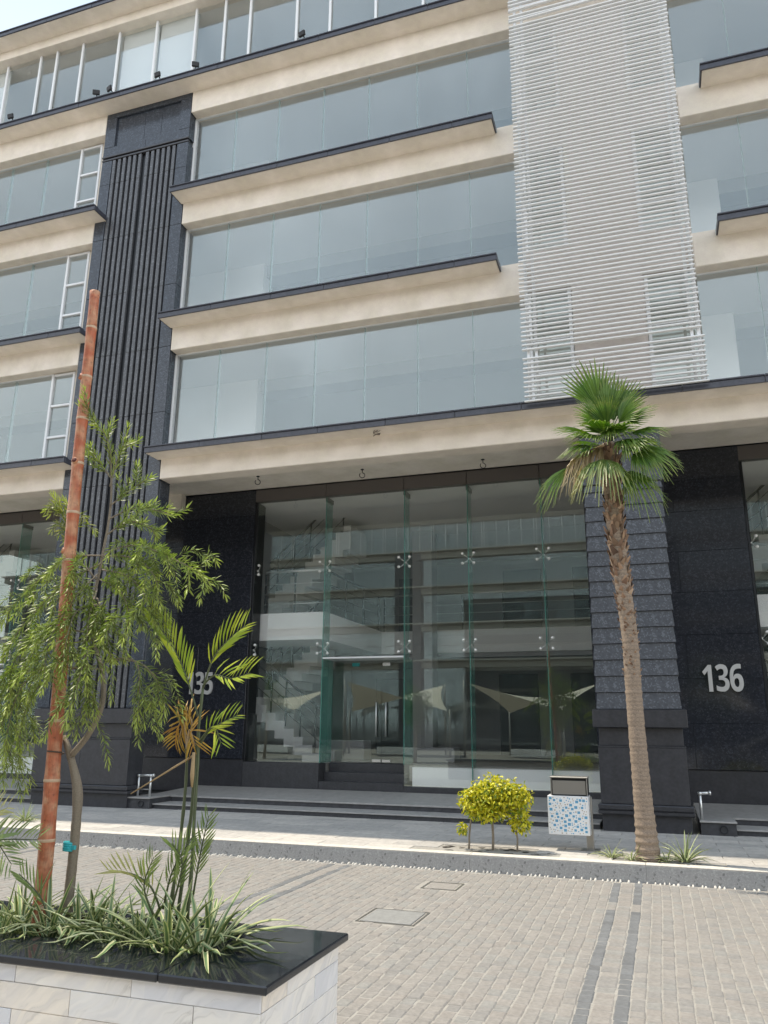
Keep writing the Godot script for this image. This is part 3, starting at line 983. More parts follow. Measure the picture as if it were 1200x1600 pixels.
	while z > -12.9:
		var dz := 0.295
		var xx := -12.0 - 0.3 * (rowi % 2)
		while xx < 5.0:
			var cut := false
			for h in pits:
				if h.intersects(Rect2(xx + 0.08, z - dz + 0.04, 0.44, dz - 0.08)): cut = true
			if not cut:
				var o := put("paving_slab", block(0.594, 0.05, dz - 0.006, 0.004), [M.paving_a, M.paving_b, M.paving_c][r.randi_range(0, 2)], pave, Vector3(xx + 0.3, KERB - 0.05 + r.randf_range(-0.0015, 0.0015), z - dz / 2))
				o.rotation = Vector3(r.randfn(0, 0.002), 0, r.randfn(0, 0.002))
			xx += 0.6
		z -= dz
		rowi += 1
	for h in pits:
		put("soil_bed", lump_sheet(h.position.x - 0.15, h.end.x + 0.15, h.position.y - 0.08, h.end.y + 0.08, KERB - 0.012, 0.018, 40), M.soil, pave)

	# kerb stones with a pale worn top, and the row of mortar dabs at their foot
	var kerb := Node3D.new()
	kerb.name = "kerb"
	add_child(kerb)
	tag(kerb, "", "", "", "structure")
	var kx := -12.0
	while kx < 5.0:
		var len := 1.96
		put("kerb_stone", cbox(kx + 0.0006, kx + len - 0.0006, -0.05, KERB - 0.012, -9.965, -9.80 + r.randf_range(-0.001, 0.001), 0.003), M.kerb_stone, kerb)
		put("kerb_cap", cbox(kx + 0.002, kx + len - 0.002, KERB - 0.0115, KERB + 0.004, -9.966, -9.802 + r.randf_range(-0.002, 0.002), 0.005), M.kerb_top, kerb)
		kx += len
	var dabs := begin()
	var dx := -11.0
	while dx < 4.0:
		var c := Vector3(dx + r.randf_range(-0.008, 0.008), 0, -9.785)
		var w := r.randf_range(0.011, 0.017)
		var h := r.randf_range(0.016, 0.030)
		var d := r.randf_range(0.05, 0.085)
		var prev := []
		for k in 4:
			var t := k / 3.0
			var s := cos(t * PI / 2.0)
			var ring := []
			for i in 7:
				var a := TAU * i / 7
				ring.append(c + Vector3(cos(a) * w * (s + 0.02), -0.008 + h * sin(t * PI / 2.0), sin(a) * d * (s + 0.02)))
			if k > 0:
				for i in 7: quad(dabs, prev[i], ring[i], ring[(i + 1) % 7], prev[(i + 1) % 7])
			prev = ring
		dx += 0.046 * (1 + r.randi_range(0, 2) % 2)
	tag(put("mortar_dabs", dabs.commit(), M.mortar, kerb), "", "", "", "stuff")

	# covers in the road
	var mc := thing("manhole_cover", "square grey cover plate set flush in the cobbled road", "manhole cover", Vector3(-2.33, 0, -7.30))
	put("recess", box(-0.262, 0.262, -0.04, -0.012, -0.265, 0.265), M.gap_dark, mc)
	put("plate", cbox(-0.228, 0.228, -0.011, 0.004, -0.232, 0.232, 0.004), M.cover_metal, mc)
	for q in [[-0.262, 0.262, -0.265, -0.252], [-0.262, 0.262, 0.252, 0.265], [-0.262, -0.249, -0.251, 0.251], [0.249, 0.262, -0.251, 0.251]]:
		put("frame", box(q[0], q[1], -0.011, 0.001, q[2], q[3]), M.dull_steel, mc)
	var dc := thing("inspection_cover", "small recessed cover filled with pale cobbles near the kerb", "manhole cover", Vector3(-2.275, 0, -8.83))
	put("recess", box(-0.19, 0.19, -0.04, -0.020, -0.195, 0.195), M.gap_dark, dc)
	put("infill", cbox(-0.15, 0.15, -0.019, -0.002, -0.155, 0.155, 0.004), M.cobble_2, dc)
	for q in [[-0.19, 0.19, -0.195, -0.178], [-0.19, 0.19, 0.178, 0.195], [-0.19, -0.173, -0.177, 0.177], [0.173, 0.19, -0.177, 0.177]]:
		put("frame", box(q[0], q[1], -0.019, 0.001, q[2], q[3]), M.dull_steel, dc)

func lump_sheet(x0: float, x1: float, z0: float, z1: float, y: float, amp: float, n: int) -> Mesh:
	var f := FastNoiseLite.new()
	f.seed = 9
	f.frequency = 4.0
	f.fractal_octaves = 3
	var st := begin()
	st.set_smooth_group(0)
	var g := func(i, j):
		var px := lerpf(x0, x1, float(i) / n)
		var pz := lerpf(z0, z1, float(j) / n)
		return Vector3(px, y + amp * f.get_noise_2d(px, pz), pz)
	for i in n:
		for j in n: quad(st, g.call(i, j), g.call(i + 1, j), g.call(i + 1, j + 1), g.call(i, j + 1))
	return smooth(st)

# ---------------------------------------------------------------- courses of stems, branches and fronds, in metres
const TRUNK := [Vector3(-3.021, 0.628, -3.820), Vector3(-3.019, 0.820, -3.820), Vector3(-3.004, 1.046, -3.800), Vector3(-3.003, 1.258, -3.780), Vector3(-3.059, 1.423, -3.770)]
const STUB := [Vector3(-3.059, 1.423, -3.770), Vector3(-3.122, 1.540, -3.770)]
const STEM := [Vector3(-3.057, 1.439, -3.770), Vector3(-2.939, 1.559, -3.750), Vector3(-2.860, 1.711, -3.730), Vector3(-2.888, 1.883, -3.740), Vector3(-2.982, 2.046, -3.770), Vector3(-3.045, 2.252, -3.800), Vector3(-3.035, 2.519, -3.820), Vector3(-3.017, 2.832, -3.830), Vector3(-3.037, 3.075, -3.830), Vector3(-3.082, 3.283, -3.820)]
const BRANCHES := [
	[Vector3(-3.029, 3.072, -3.820), Vector3(-3.058, 3.239, -3.820), Vector3(-3.129, 3.364, -3.820), Vector3(-3.201, 3.407, -3.820)],
	[Vector3(-3.013, 2.983, -3.800), Vector3(-2.974, 3.162, -3.800), Vector3(-2.893, 3.256, -3.800)],
	[Vector3(-3.060, 3.063, -3.850), Vector3(-3.179, 3.199, -3.850), Vector3(-3.300, 3.318, -3.850)],
	[Vector3(-3.014, 2.869, -3.820), Vector3(-2.875, 2.957, -3.820), Vector3(-2.735, 3.028, -3.820)],
	[Vector3(-2.950, 2.767, -3.750), Vector3(-2.766, 2.819, -3.750), Vector3(-2.525, 2.754, -3.750)],
	[Vector3(-2.917, 2.657, -3.700), Vector3(-2.785, 2.723, -3.700), Vector3(-2.631, 2.675, -3.700), Vector3(-2.591, 2.609, -3.700)],
	[Vector3(-2.996, 2.581, -3.800), Vector3(-2.706, 2.580, -3.700), Vector3(-2.401, 2.465, -3.550), Vector3(-2.216, 2.383, -3.500), Vector3(-2.098, 2.298, -3.500)],
	[Vector3(-3.003, 2.559, -3.800), Vector3(-2.719, 2.507, -3.700), Vector3(-2.523, 2.394, -3.600), Vector3(-2.439, 2.288, -3.550)],
	[Vector3(-3.016, 2.560, -3.800), Vector3(-3.328, 2.583, -3.900), Vector3(-3.631, 2.485, -4.000), Vector3(-3.854, 2.338, -4.050), Vector3(-4.024, 2.157, -4.100)],
	[Vector3(-3.019, 2.514, -3.800), Vector3(-3.216, 2.429, -3.800), Vector3(-3.347, 2.294, -3.750), Vector3(-3.459, 2.124, -3.700), Vector3(-3.561, 1.961, -3.700)],
	[Vector3(-3.026, 2.457, -3.800), Vector3(-3.064, 2.330, -3.700), Vector3(-3.107, 2.137, -3.600), Vector3(-3.118, 1.976, -3.550), Vector3(-3.058, 1.803, -3.500)],
	[Vector3(-3.028, 2.363, -3.800), Vector3(-2.941, 2.191, -3.650), Vector3(-2.863, 1.970, -3.550), Vector3(-2.857, 1.769, -3.500), Vector3(-2.911, 1.576, -3.500)],
	[Vector3(-3.021, 2.307, -3.800), Vector3(-2.870, 2.160, -3.700), Vector3(-2.794, 2.012, -3.650), Vector3(-2.721, 1.922, -3.600)],
	[Vector3(-3.021, 2.419, -3.800), Vector3(-2.768, 2.327, -3.650), Vector3(-2.667, 2.227, -3.600), Vector3(-2.601, 2.139, -3.550)],
	[Vector3(-3.006, 2.475, -3.800), Vector3(-2.773, 2.415, -3.700), Vector3(-2.632, 2.327, -3.650), Vector3(-2.540, 2.246, -3.600), Vector3(-2.518, 2.187, -3.600)],
	[Vector3(-3.013, 2.068, -3.800), Vector3(-3.132, 2.047, -3.750), Vector3(-3.294, 1.992, -3.700), Vector3(-3.389, 1.830, -3.650), Vector3(-3.368, 1.639, -3.600)],
	[Vector3(-3.022, 2.104, -3.800), Vector3(-3.209, 2.122, -3.750), Vector3(-3.390, 2.030, -3.700), Vector3(-3.468, 1.849, -3.650), Vector3(-3.431, 1.571, -3.600)],
	[Vector3(-2.982, 1.923, -3.800), Vector3(-3.218, 1.891, -3.800), Vector3(-3.382, 1.785, -3.800), Vector3(-3.453, 1.571, -3.800), Vector3(-3.426, 1.346, -3.800)],
	[Vector3(-2.958, 1.905, -3.800), Vector3(-3.246, 1.902, -3.700), Vector3(-3.312, 1.775, -3.600), Vector3(-3.360, 1.538, -3.600), Vector3(-3.344, 1.389, -3.600)],
	[Vector3(-2.917, 1.919, -3.750), Vector3(-2.774, 1.951, -3.700), Vector3(-2.631, 1.926, -3.680), Vector3(-2.581, 1.774, -3.660), Vector3(-2.573, 1.579, -3.650)],
	[Vector3(-2.861, 1.946, -3.750), Vector3(-2.652, 1.933, -3.720), Vector3(-2.516, 1.842, -3.700), Vector3(-2.433, 1.725, -3.680), Vector3(-2.446, 1.612, -3.670)],
	[Vector3(-3.018, 2.214, -3.800), Vector3(-3.002, 2.022, -3.700), Vector3(-2.905, 1.809, -3.650), Vector3(-2.860, 1.609, -3.600)],
	[Vector3(-3.272, 2.538, -3.850), Vector3(-3.365, 2.714, -3.900), Vector3(-3.427, 2.882, -3.900), Vector3(-3.523, 3.007, -3.900)],
	[Vector3(-3.316, 2.659, -3.850), Vector3(-3.353, 2.835, -3.900), Vector3(-3.446, 2.972, -3.920)],
	[Vector3(-3.044, 2.420, -3.800), Vector3(-3.128, 2.510, -3.750), Vector3(-3.163, 2.409, -3.700), Vector3(-3.260, 2.116, -3.680)],
	[Vector3(-3.016, 2.269, -3.800), Vector3(-3.030, 2.212, -3.650), Vector3(-2.993, 2.041, -3.550), Vector3(-2.956, 1.835, -3.500)],
]
const CANES := [
	[Vector3(-2.384, 0.661, -3.780), Vector3(-2.363, 0.837, -3.780), Vector3(-2.342, 1.109, -3.780), Vector3(-2.336, 1.342, -3.780), Vector3(-2.347, 1.516, -3.780)],
	[Vector3(-2.345, 0.659, -3.800), Vector3(-2.319, 0.956, -3.800), Vector3(-2.290, 1.203, -3.780), Vector3(-2.282, 1.454, -3.770), Vector3(-2.261, 1.793, -3.760)],
	[Vector3(-2.257, 0.676, -3.750), Vector3(-2.250, 0.937, -3.750), Vector3(-2.255, 1.176, -3.750), Vector3(-2.256, 1.423, -3.750), Vector3(-2.262, 1.582, -3.750)],
]
const FRONDS := [
	[Vector3(-2.272, 1.614, -3.770), Vector3(-2.345, 1.794, -3.770), Vector3(-2.435, 1.980, -3.750), Vector3(-2.617, 2.208, -3.730)],
	[Vector3(-2.261, 1.793, -3.760), Vector3(-2.203, 1.934, -3.740), Vector3(-2.110, 2.018, -3.700), Vector3(-1.989, 2.102, -3.680)],
	[Vector3(-2.262, 1.803, -3.760), Vector3(-2.174, 1.856, -3.720), Vector3(-2.049, 1.836, -3.680), Vector3(-1.926, 1.859, -3.650)],
	[Vector3(-2.264, 1.492, -3.760), Vector3(-2.173, 1.583, -3.720), Vector3(-2.005, 1.653, -3.680)],
	[Vector3(-2.260, 1.518, -3.750), Vector3(-2.151, 1.599, -3.700), Vector3(-2.101, 1.521, -3.700)],
	[Vector3(-2.333, 1.501, -3.760), Vector3(-2.312, 1.614, -3.760), Vector3(-2.353, 1.646, -3.760), Vector3(-2.388, 1.516, -3.760)],
	[Vector3(-2.333, 1.501, -3.760), Vector3(-2.371, 1.630, -3.760), Vector3(-2.407, 1.548, -3.760)],
	[Vector3(-2.320, 1.486, -3.740), Vector3(-2.312, 1.581, -3.740), Vector3(-2.272, 1.502, -3.740)],
	[Vector3(-2.206, 0.775, -3.700), Vector3(-2.156, 0.984, -3.660), Vector3(-2.086, 1.182, -3.600)],
	[Vector3(-2.332, 0.747, -3.650), Vector3(-2.263, 0.929, -3.600), Vector3(-2.152, 1.095, -3.580)],
	[Vector3(-2.317, 0.757, -3.600), Vector3(-2.347, 0.862, -3.550), Vector3(-2.425, 0.921, -3.500), Vector3(-2.544, 0.925, -3.480)],
	[Vector3(-2.254, 0.762, -3.600), Vector3(-2.182, 0.970, -3.550), Vector3(-2.217, 1.064, -3.500)],
	[Vector3(-2.317, 0.739, -3.550), Vector3(-2.349, 0.870, -3.500), Vector3(-2.283, 1.004, -3.460)],
]
const SIDE_FRONDS := [
	[Vector3(-3.518, 0.732, -3.600), Vector3(-3.347, 0.995, -3.550), Vector3(-3.010, 1.040, -3.520)],
	[Vector3(-3.518, 0.732, -3.600), Vector3(-3.384, 1.087, -3.550), Vector3(-3.218, 1.184, -3.520)],
	[Vector3(-3.518, 0.732, -3.600), Vector3(-3.305, 1.034, -3.500), Vector3(-3.114, 0.926, -3.480)],
	[Vector3(-2.902, 0.667, -3.550), Vector3(-2.955, 0.784, -3.520), Vector3(-3.078, 0.881, -3.500)],
]

# ---------------------------------------------------------------- plants
func vtx(st: SurfaceTool, p: Vector3, c: Color) -> void:
	st.set_color(c)
	st.add_vertex(p)

func vquad(st: SurfaceTool, a: Vector3, b: Vector3, c: Vector3, d: Vector3, ca: Color, cb: Color, cc: Color, cd: Color) -> void:
	vtx(st, a, ca); vtx(st, b, cb); vtx(st, c, cc)
	vtx(st, a, ca); vtx(st, c, cc); vtx(st, d, cd)

func add_leaf(st: SurfaceTool, p: Vector3, dir: Vector3, up: Vector3, length: float, width: float, c: Color, bend := 0.2) -> void:
	# a pointed leaf of three folded sections
	var side := dir.cross(up).normalized()
	if side.length() < 0.5: side = dir.cross(Vector3.RIGHT).normalized()
	var n := side.cross(dir).normalized()
	var m1 := p + dir * length * 0.35 + n * length * 0.02
	var m2 := p + dir * length * 0.72 - n * length * bend * 0.35
	var tip := p + dir * length * 0.98 - n * length * bend
	var w := side * width * 0.5
	vtx(st, p, c); vtx(st, m1 - w, c); vtx(st, m1 + w, c)
	vquad(st, m1 - w, m2 - w * 0.8, m2 + w * 0.8, m1 + w, c, c, c, c)
	vtx(st, m2 - w * 0.8, c); vtx(st, tip, c); vtx(st, m2 + w * 0.8, c)

func tint(r: RandomNumberGenerator, a: Color, b: Color, spread := 0.15) -> Color:
	var c := a.lerp(b, r.randf())
	var k := 1.0 + r.randf_range(-spread, spread)
	return Color(c.r * k, c.g * k, c.b * k)

func foliate(st: SurfaceTool, r: RandomNumberGenerator, path: Array, from: float, a: Color, b: Color, step: float, length: float) -> void:
	# narrow leaves in a spiral round a twig, denser and brighter at the soft tip
	var total := 0.0
	for i in path.size() - 1: total += path[i].distance_to(path[i + 1])
	var d := 0.0
	var ang := r.randf() * TAU
	for i in path.size() - 1:
		var seg: float = path[i].distance_to(path[i + 1])
		var dir: Vector3 = (path[i + 1] - path[i]).normalized()
		var k := 0.0
		while k < seg:
			var t := (d + k) / total
			if t > from:
				ang += 2.4 + r.randf_range(-0.3, 0.3)
				var u := dir.cross(Vector3(0.2, 0.9, 0.4)).normalized()
				var w := dir.cross(u)
				var out := (u * cos(ang) + w * sin(ang)).normalized()
				var spread := lerpf(1.0, 0.55, clampf((t - 0.75) * 4.0, 0.0, 1.0)) * r.randf_range(0.75, 1.2)
				var ld := (dir * (1.0 - spread * 0.35) + out * spread).normalized()
				var l := length * r.randf_range(0.7, 1.15) * (0.75 if t > 0.95 else 1.0)
				var c := tint(r, a, b, 0.22)
				if t > 0.82: c = c.lerp(Color(0.50, 0.56, 0.12), 0.6)
				add_leaf(st, path[i] + dir * k, ld, out, l, l * 0.145, c, 0.12)
			k += step * r.randf_range(0.7, 1.3)
		d += seg

func bottlebrush() -> void:
	var r := RandomNumberGenerator.new()
	r.seed = 77
	var t := thing("bottlebrush_tree", "young weeping tree with narrow leaves tied beside the bamboo pole", "tree", TRUNK[0])
	var o: Vector3 = TRUNK[0]
	var loc := func(a: Array): return a.map(func(v): return v - o)
	put("trunk", tube(curve(loc.call(TRUNK), 6), [0.029, 0.028, 0.028, 0.027, 0.027, 0.027, 0.026, 0.027, 0.025, 0.026, 0.026, 0.025, 0.025, 0.026, 0.024, 0.025, 0.027, 0.028, 0.027, 0.026, 0.024, 0.022, 0.021, 0.020], 12), M.bark, t)
	put("cut_stub", tube(loc.call(STUB), [0.021, 0.014], 10), M.bark, t)
	var stem := curve(loc.call(STEM), 5)
	var rad := []
	for i in stem.size(): rad.append(lerpf(0.018, 0.004, pow(float(i) / stem.size(), 0.8)))
	put("stem", tube(stem, rad, 9), M.bark, t)
	for bi in BRANCHES.size():
		var pts := curve(loc.call(BRANCHES[bi]), 5)
		var br := part("branch", t)
		var rr := []
		for i in pts.size(): rr.append(lerpf(0.0055, 0.0015, float(i) / pts.size()))
		put("twig", tube(pts, rr, 6), M.bark, br)
		var st := begin()
		var dark := Color(0.12, 0.17, 0.045)
		var light := Color(0.36, 0.41, 0.13)
		if bi in [22, 23]: light = Color(0.42, 0.40, 0.12)
		var bare := 0.42 if bi in [19, 20] else (0.34 if bi in [15, 17, 18] else 0.12)
		foliate(st, r, pts, bare, dark, light, 0.0042, 0.058)
		# side twigs that droop from the branch
		var nt := int(3 + pts.size() * 0.50)
		if bi < 6 or bi in [19, 20, 22, 23]: nt = int(nt * 0.55)
		for k in nt:
			var q := int(lerpf(pts.size() * (bare + 0.05), pts.size() - 2, r.randf()))
			var a: Vector3 = pts[q]
			var along: Vector3 = (pts[mini(q + 1, pts.size() - 1)] - a).normalized()
			var out := Vector3(r.randf_range(-1, 1), r.randf_range(-0.3, 0.5), r.randf_range(-1, 1)).normalized()
			var ln := r.randf_range(0.10, 0.30)
			var drop := 0.9 if bi > 5 else -0.4
			var tw := curve([a, a + (along * 0.6 + out * 0.6).normalized() * ln * 0.45, a + (along * 0.55 + out * 0.55).normalized() * ln * 0.75 + Vector3(0, -drop * ln * 0.45, 0)], 4)
			add_twig(st, tw, 0.0013)
			foliate(st, r, tw, 0.15, dark, light, 0.0050, 0.050)
		put("foliage", st.commit(), M.needle_leaf, br)

func add_twig(st: SurfaceTool, pts: Array, w: float) -> void:
	var c := Color(0.16, 0.12, 0.07)
	for i in pts.size() - 1:
		for s in [Vector3(w, 0, 0), Vector3(0, 0, w), Vector3(0, w, 0)]:
			vquad(st, pts[i] - s, pts[i + 1] - s, pts[i + 1] + s, pts[i] + s, c, c, c, c)

func add_frond(st: SurfaceTool, r: RandomNumberGenerator, pts: Array, from: float, length: float, a: Color, b: Color, droop: float, step := 0.028) -> void:
	# a feather leaf: leaflets in two rows along the rachis
	var n := pts.size()
	var total := 0.0
	var acc := [0.0]
	for i in n - 1:
		total += pts[i].distance_to(pts[i + 1])
		acc.append(total)
	var d := total * from
	while d < total:
		var i := 0
		while i < n - 2 and acc[i + 1] < d: i += 1
		var p: Vector3 = pts[i].lerp(pts[i + 1], (d - acc[i]) / maxf(1e-5, acc[i + 1] - acc[i]))
		var dir: Vector3 = (pts[i + 1] - pts[i]).normalized()
		var t := d / total
		var side := dir.cross(Vector3(0.25, 0.35, 0.9)).normalized()
		var nor := side.cross(dir).normalized()
		for s in [-1, 1]:
			var l: float = length * (0.55 + 0.45 * sin(PI * clampf((t - from) / (1.0 - from) * 0.8 + 0.18, 0, 1))) * r.randf_range(0.85, 1.1)
			var ld: Vector3 = (dir * 0.95 + side * s * (0.62 if s > 0 else 0.42) + nor * r.randf_range(0.1, 0.5) + Vector3(0, 0.22, 0)).normalized()
			add_leaf(st, p, ld, nor, l, l * 0.075, tint(r, a, b, 0.15), droop * r.randf_range(0.5, 1.3))
		d += step * r.randf_range(0.8, 1.2)

func areca(data_canes: Array, fronds: Array, called: String, label: String, first: Vector3) -> void:
	var r := RandomNumberGenerator.new()
	r.seed = 31 + fronds.size()
	var t := thing(called, label, "palm", first)
	for c in data_canes:
		var pts := curve(c.map(func(v): return v - first), 4)
		var st := begin()
		st.set_smooth_group(0)
		var rad := []
		for i in pts.size(): rad.append((0.0105 if i % 3 == 0 else 0.0088) * lerpf(1.1, 0.75, float(i) / pts.size()))
		add_tube(st, pts, rad, 9)
		put("cane", smooth(st), M.cane, t)
	for i in fronds.size():
		var pts := curve(fronds[i].map(func(v): return v - first), 6)
		var dead: bool = data_canes.size() > 0 and i in [5, 6, 7]
		var pale: bool = data_canes.size() == 0 or i >= 8
		var f := part("frond", t)
		var rad := []
		for k in pts.size(): rad.append(lerpf(0.006, 0.0018, float(k) / pts.size()))
		put("rachis", tube(pts, rad, 6), M.dry_stalk if dead else M.cane, f)
		var st := begin()
		var a := Color(0.24, 0.34, 0.03)
		var b := Color(0.56, 0.58, 0.06)
		if dead:
			a = Color(0.36, 0.17, 0.03)
			b = Color(0.52, 0.33, 0.06)
		elif pale and i % 3 == 1:
			a = Color(0.38, 0.36, 0.12)
			b = Color(0.50, 0.46, 0.20)
		elif pale:
			a = Color(0.15, 0.22, 0.07)
			b = Color(0.30, 0.36, 0.13)
		add_frond(st, r, pts, 0.30 if i != 4 else 0.5, (0.18 if i < 3 else 0.13), a, b, 0.75 if dead else 0.16, 0.027 if i < 4 else 0.024)
		put("leaflets", st.commit(), M.palm_leaf, f)
	if data_canes.size() > 0:
		put("dead_stalk", tube([Vector3(-2.29, 1.45, -3.75) - first, Vector3(-2.40, 1.38, -3.72) - first, Vector3(-2.60, 1.26, -3.69) - first], [0.006, 0.005, 0.003], 6), M.dry_stalk, t)
		put("leaf_sheath", tube([Vector3(-2.265, 1.47, -3.72) - first, Vector3(-2.262, 1.36, -3.715) - first, Vector3(-2.262, 1.30, -3.72) - first], [0.008, 0.011, 0.005], 8), M.dry_stalk, t)

func blade(st: SurfaceTool, r: RandomNumberGenerator, dir: Vector3, length: float, width: float, droop: float, edge: Color, core: Color, rest: float) -> void:
	# a strap leaf with pale margins and a fold along the middle
	var side := dir.cross(Vector3.UP).normalized()
	var n := 7
	var prev := []
	for k in n + 1:
		var t := float(k) / n
		var p := dir * length * t
		p.y -= droop * length * t * t
		# a leaf that reaches the coping or the paving comes to rest on it
		if t > 0.3: p.y = maxf(p.y, rest + 0.012 * sin(t * 9.0 + length * 50.0))
		var w := width * (0.45 + 0.55 * sin(PI * minf(t * 0.75 + 0.22, 1.0))) * (1.0 - pow(t, 6.0))
		var up := Vector3(0, 1, 0) * w * 0.35
		var tw := side.rotated(dir.normalized(), 0.5 * t * sin(length * 40.0))
		var row := [p - tw * w * 0.5 + up, p - tw * w * 0.27 + up * 0.4, p, p + tw * w * 0.27 + up * 0.4, p + tw * w * 0.5 + up]
		if k > 0:
			for i in 4:
				var c := edge if i in [0, 3] else core
				vquad(st, prev[i], row[i], row[i + 1], prev[i + 1], c, c, c, c)
		prev = row

func grass_clump(at: Vector3, n: int, size: float, label: String, group: String, seed_: int, lean := Vector3.ZERO, upright := 1.0) -> void:
	var r := RandomNumberGenerator.new()
	r.seed = seed_
	var t := thing("flax_lily", label, "plant", at, 0.0, group)
	for k in n:
		var a := TAU * (k * 0.618 + r.randf_range(-0.06, 0.06))
		var ring := sqrt((k + 0.5) / n)
		var el := lerpf(1.35, 0.45, ring) * upright + r.randf_range(-0.15, 0.15)
		var dir := (Vector3(cos(a) * cos(el), sin(el), sin(a) * cos(el)) + lean).normalized()
		var st := begin()
		var cream := tint(r, Color(0.60, 0.58, 0.34), Color(0.46, 0.48, 0.22), 0.15)
		var green := tint(r, Color(0.10, 0.17, 0.07), Color(0.17, 0.25, 0.10), 0.2)
		blade(st, r, dir, size * r.randf_range(0.6, 1.1), size * r.randf_range(0.034, 0.052), lerpf(0.12, 0.55, ring) * r.randf_range(0.5, 1.3), cream, green, 0.09 if at.y > 0.4 else 0.03)
		put("leaf", st.commit(), M.blade_leaf, t, Vector3(cos(a), 0, sin(a)) * ring * size * 0.09)

func fan_frond(r: RandomNumberGenerator, base: Vector3, dir: Vector3, face_up: Vector3, petiole: float, size: float, span: float, a: Color, b: Color, droop: float, parent: Node3D, dead := false) -> void:
	var f := part("dead_frond" if dead else "frond", parent)
	var hub := base + dir * petiole + Vector3(0, -droop * petiole * 0.3, 0)
	put("petiole", tube([base, base.lerp(hub, 0.5) + Vector3(0, 0.02, 0), hub], [0.016, 0.012, 0.009], 7), M.dry_stalk if dead else M.cane, f)
	var d := (hub - base).normalized()
	var side := d.cross(face_up).normalized()
	var n := side.cross(d).normalized()
	var st := begin()
	var count := int(span / 0.085)
	for k in count:
		var u := (k + 0.5) / count * 2.0 - 1.0
		var an := u * span * 0.5
		var ld := (d * cos(an) + side * sin(an)).normalized()
		var ls := (side * cos(an) - d * sin(an)).normalized()
		var ln := size * (1.0 - 0.28 * u * u) * r.randf_range(0.93, 1.06)
		var w := ln * 0.52 * span / count * 1.25
		var c := tint(r, a, b, 0.12)
		var tipc := c.lerp(Color(0.36, 0.34, 0.12), 0.5)
		var prev := []
		for i in 6:
			var t: float = [0.0, 0.2, 0.45, 0.62, 0.82, 1.0][i]
			var fall := droop * pow(t, 2.2) * ln * r.randf_range(0.8, 1.25)
			var p := hub + ld * ln * t + n * 0.05 * ln * sin(t * PI) * (1.0 - absf(u)) + Vector3(0, -fall, 0)
			# the segments are joined for half their length and split beyond
			var ww := w * (t / 0.5 if t < 0.5 else maxf(0.05, 1.0 - (t - 0.5) / 0.5 * 0.95)) * 0.5 + 0.002
			var fold := n * ww * 0.55
			var row := [p - ls * ww + fold, p, p + ls * ww + fold]
			var cc := c if t < 0.7 else tipc
			if i > 0:
				vquad(st, prev[0], row[0], row[1], prev[1], c, cc, cc, c)
				vquad(st, prev[1], row[1], row[2], prev[2], c, cc, cc, c)
			prev = row
	put("fan", st.commit(), M.palm_leaf, f)

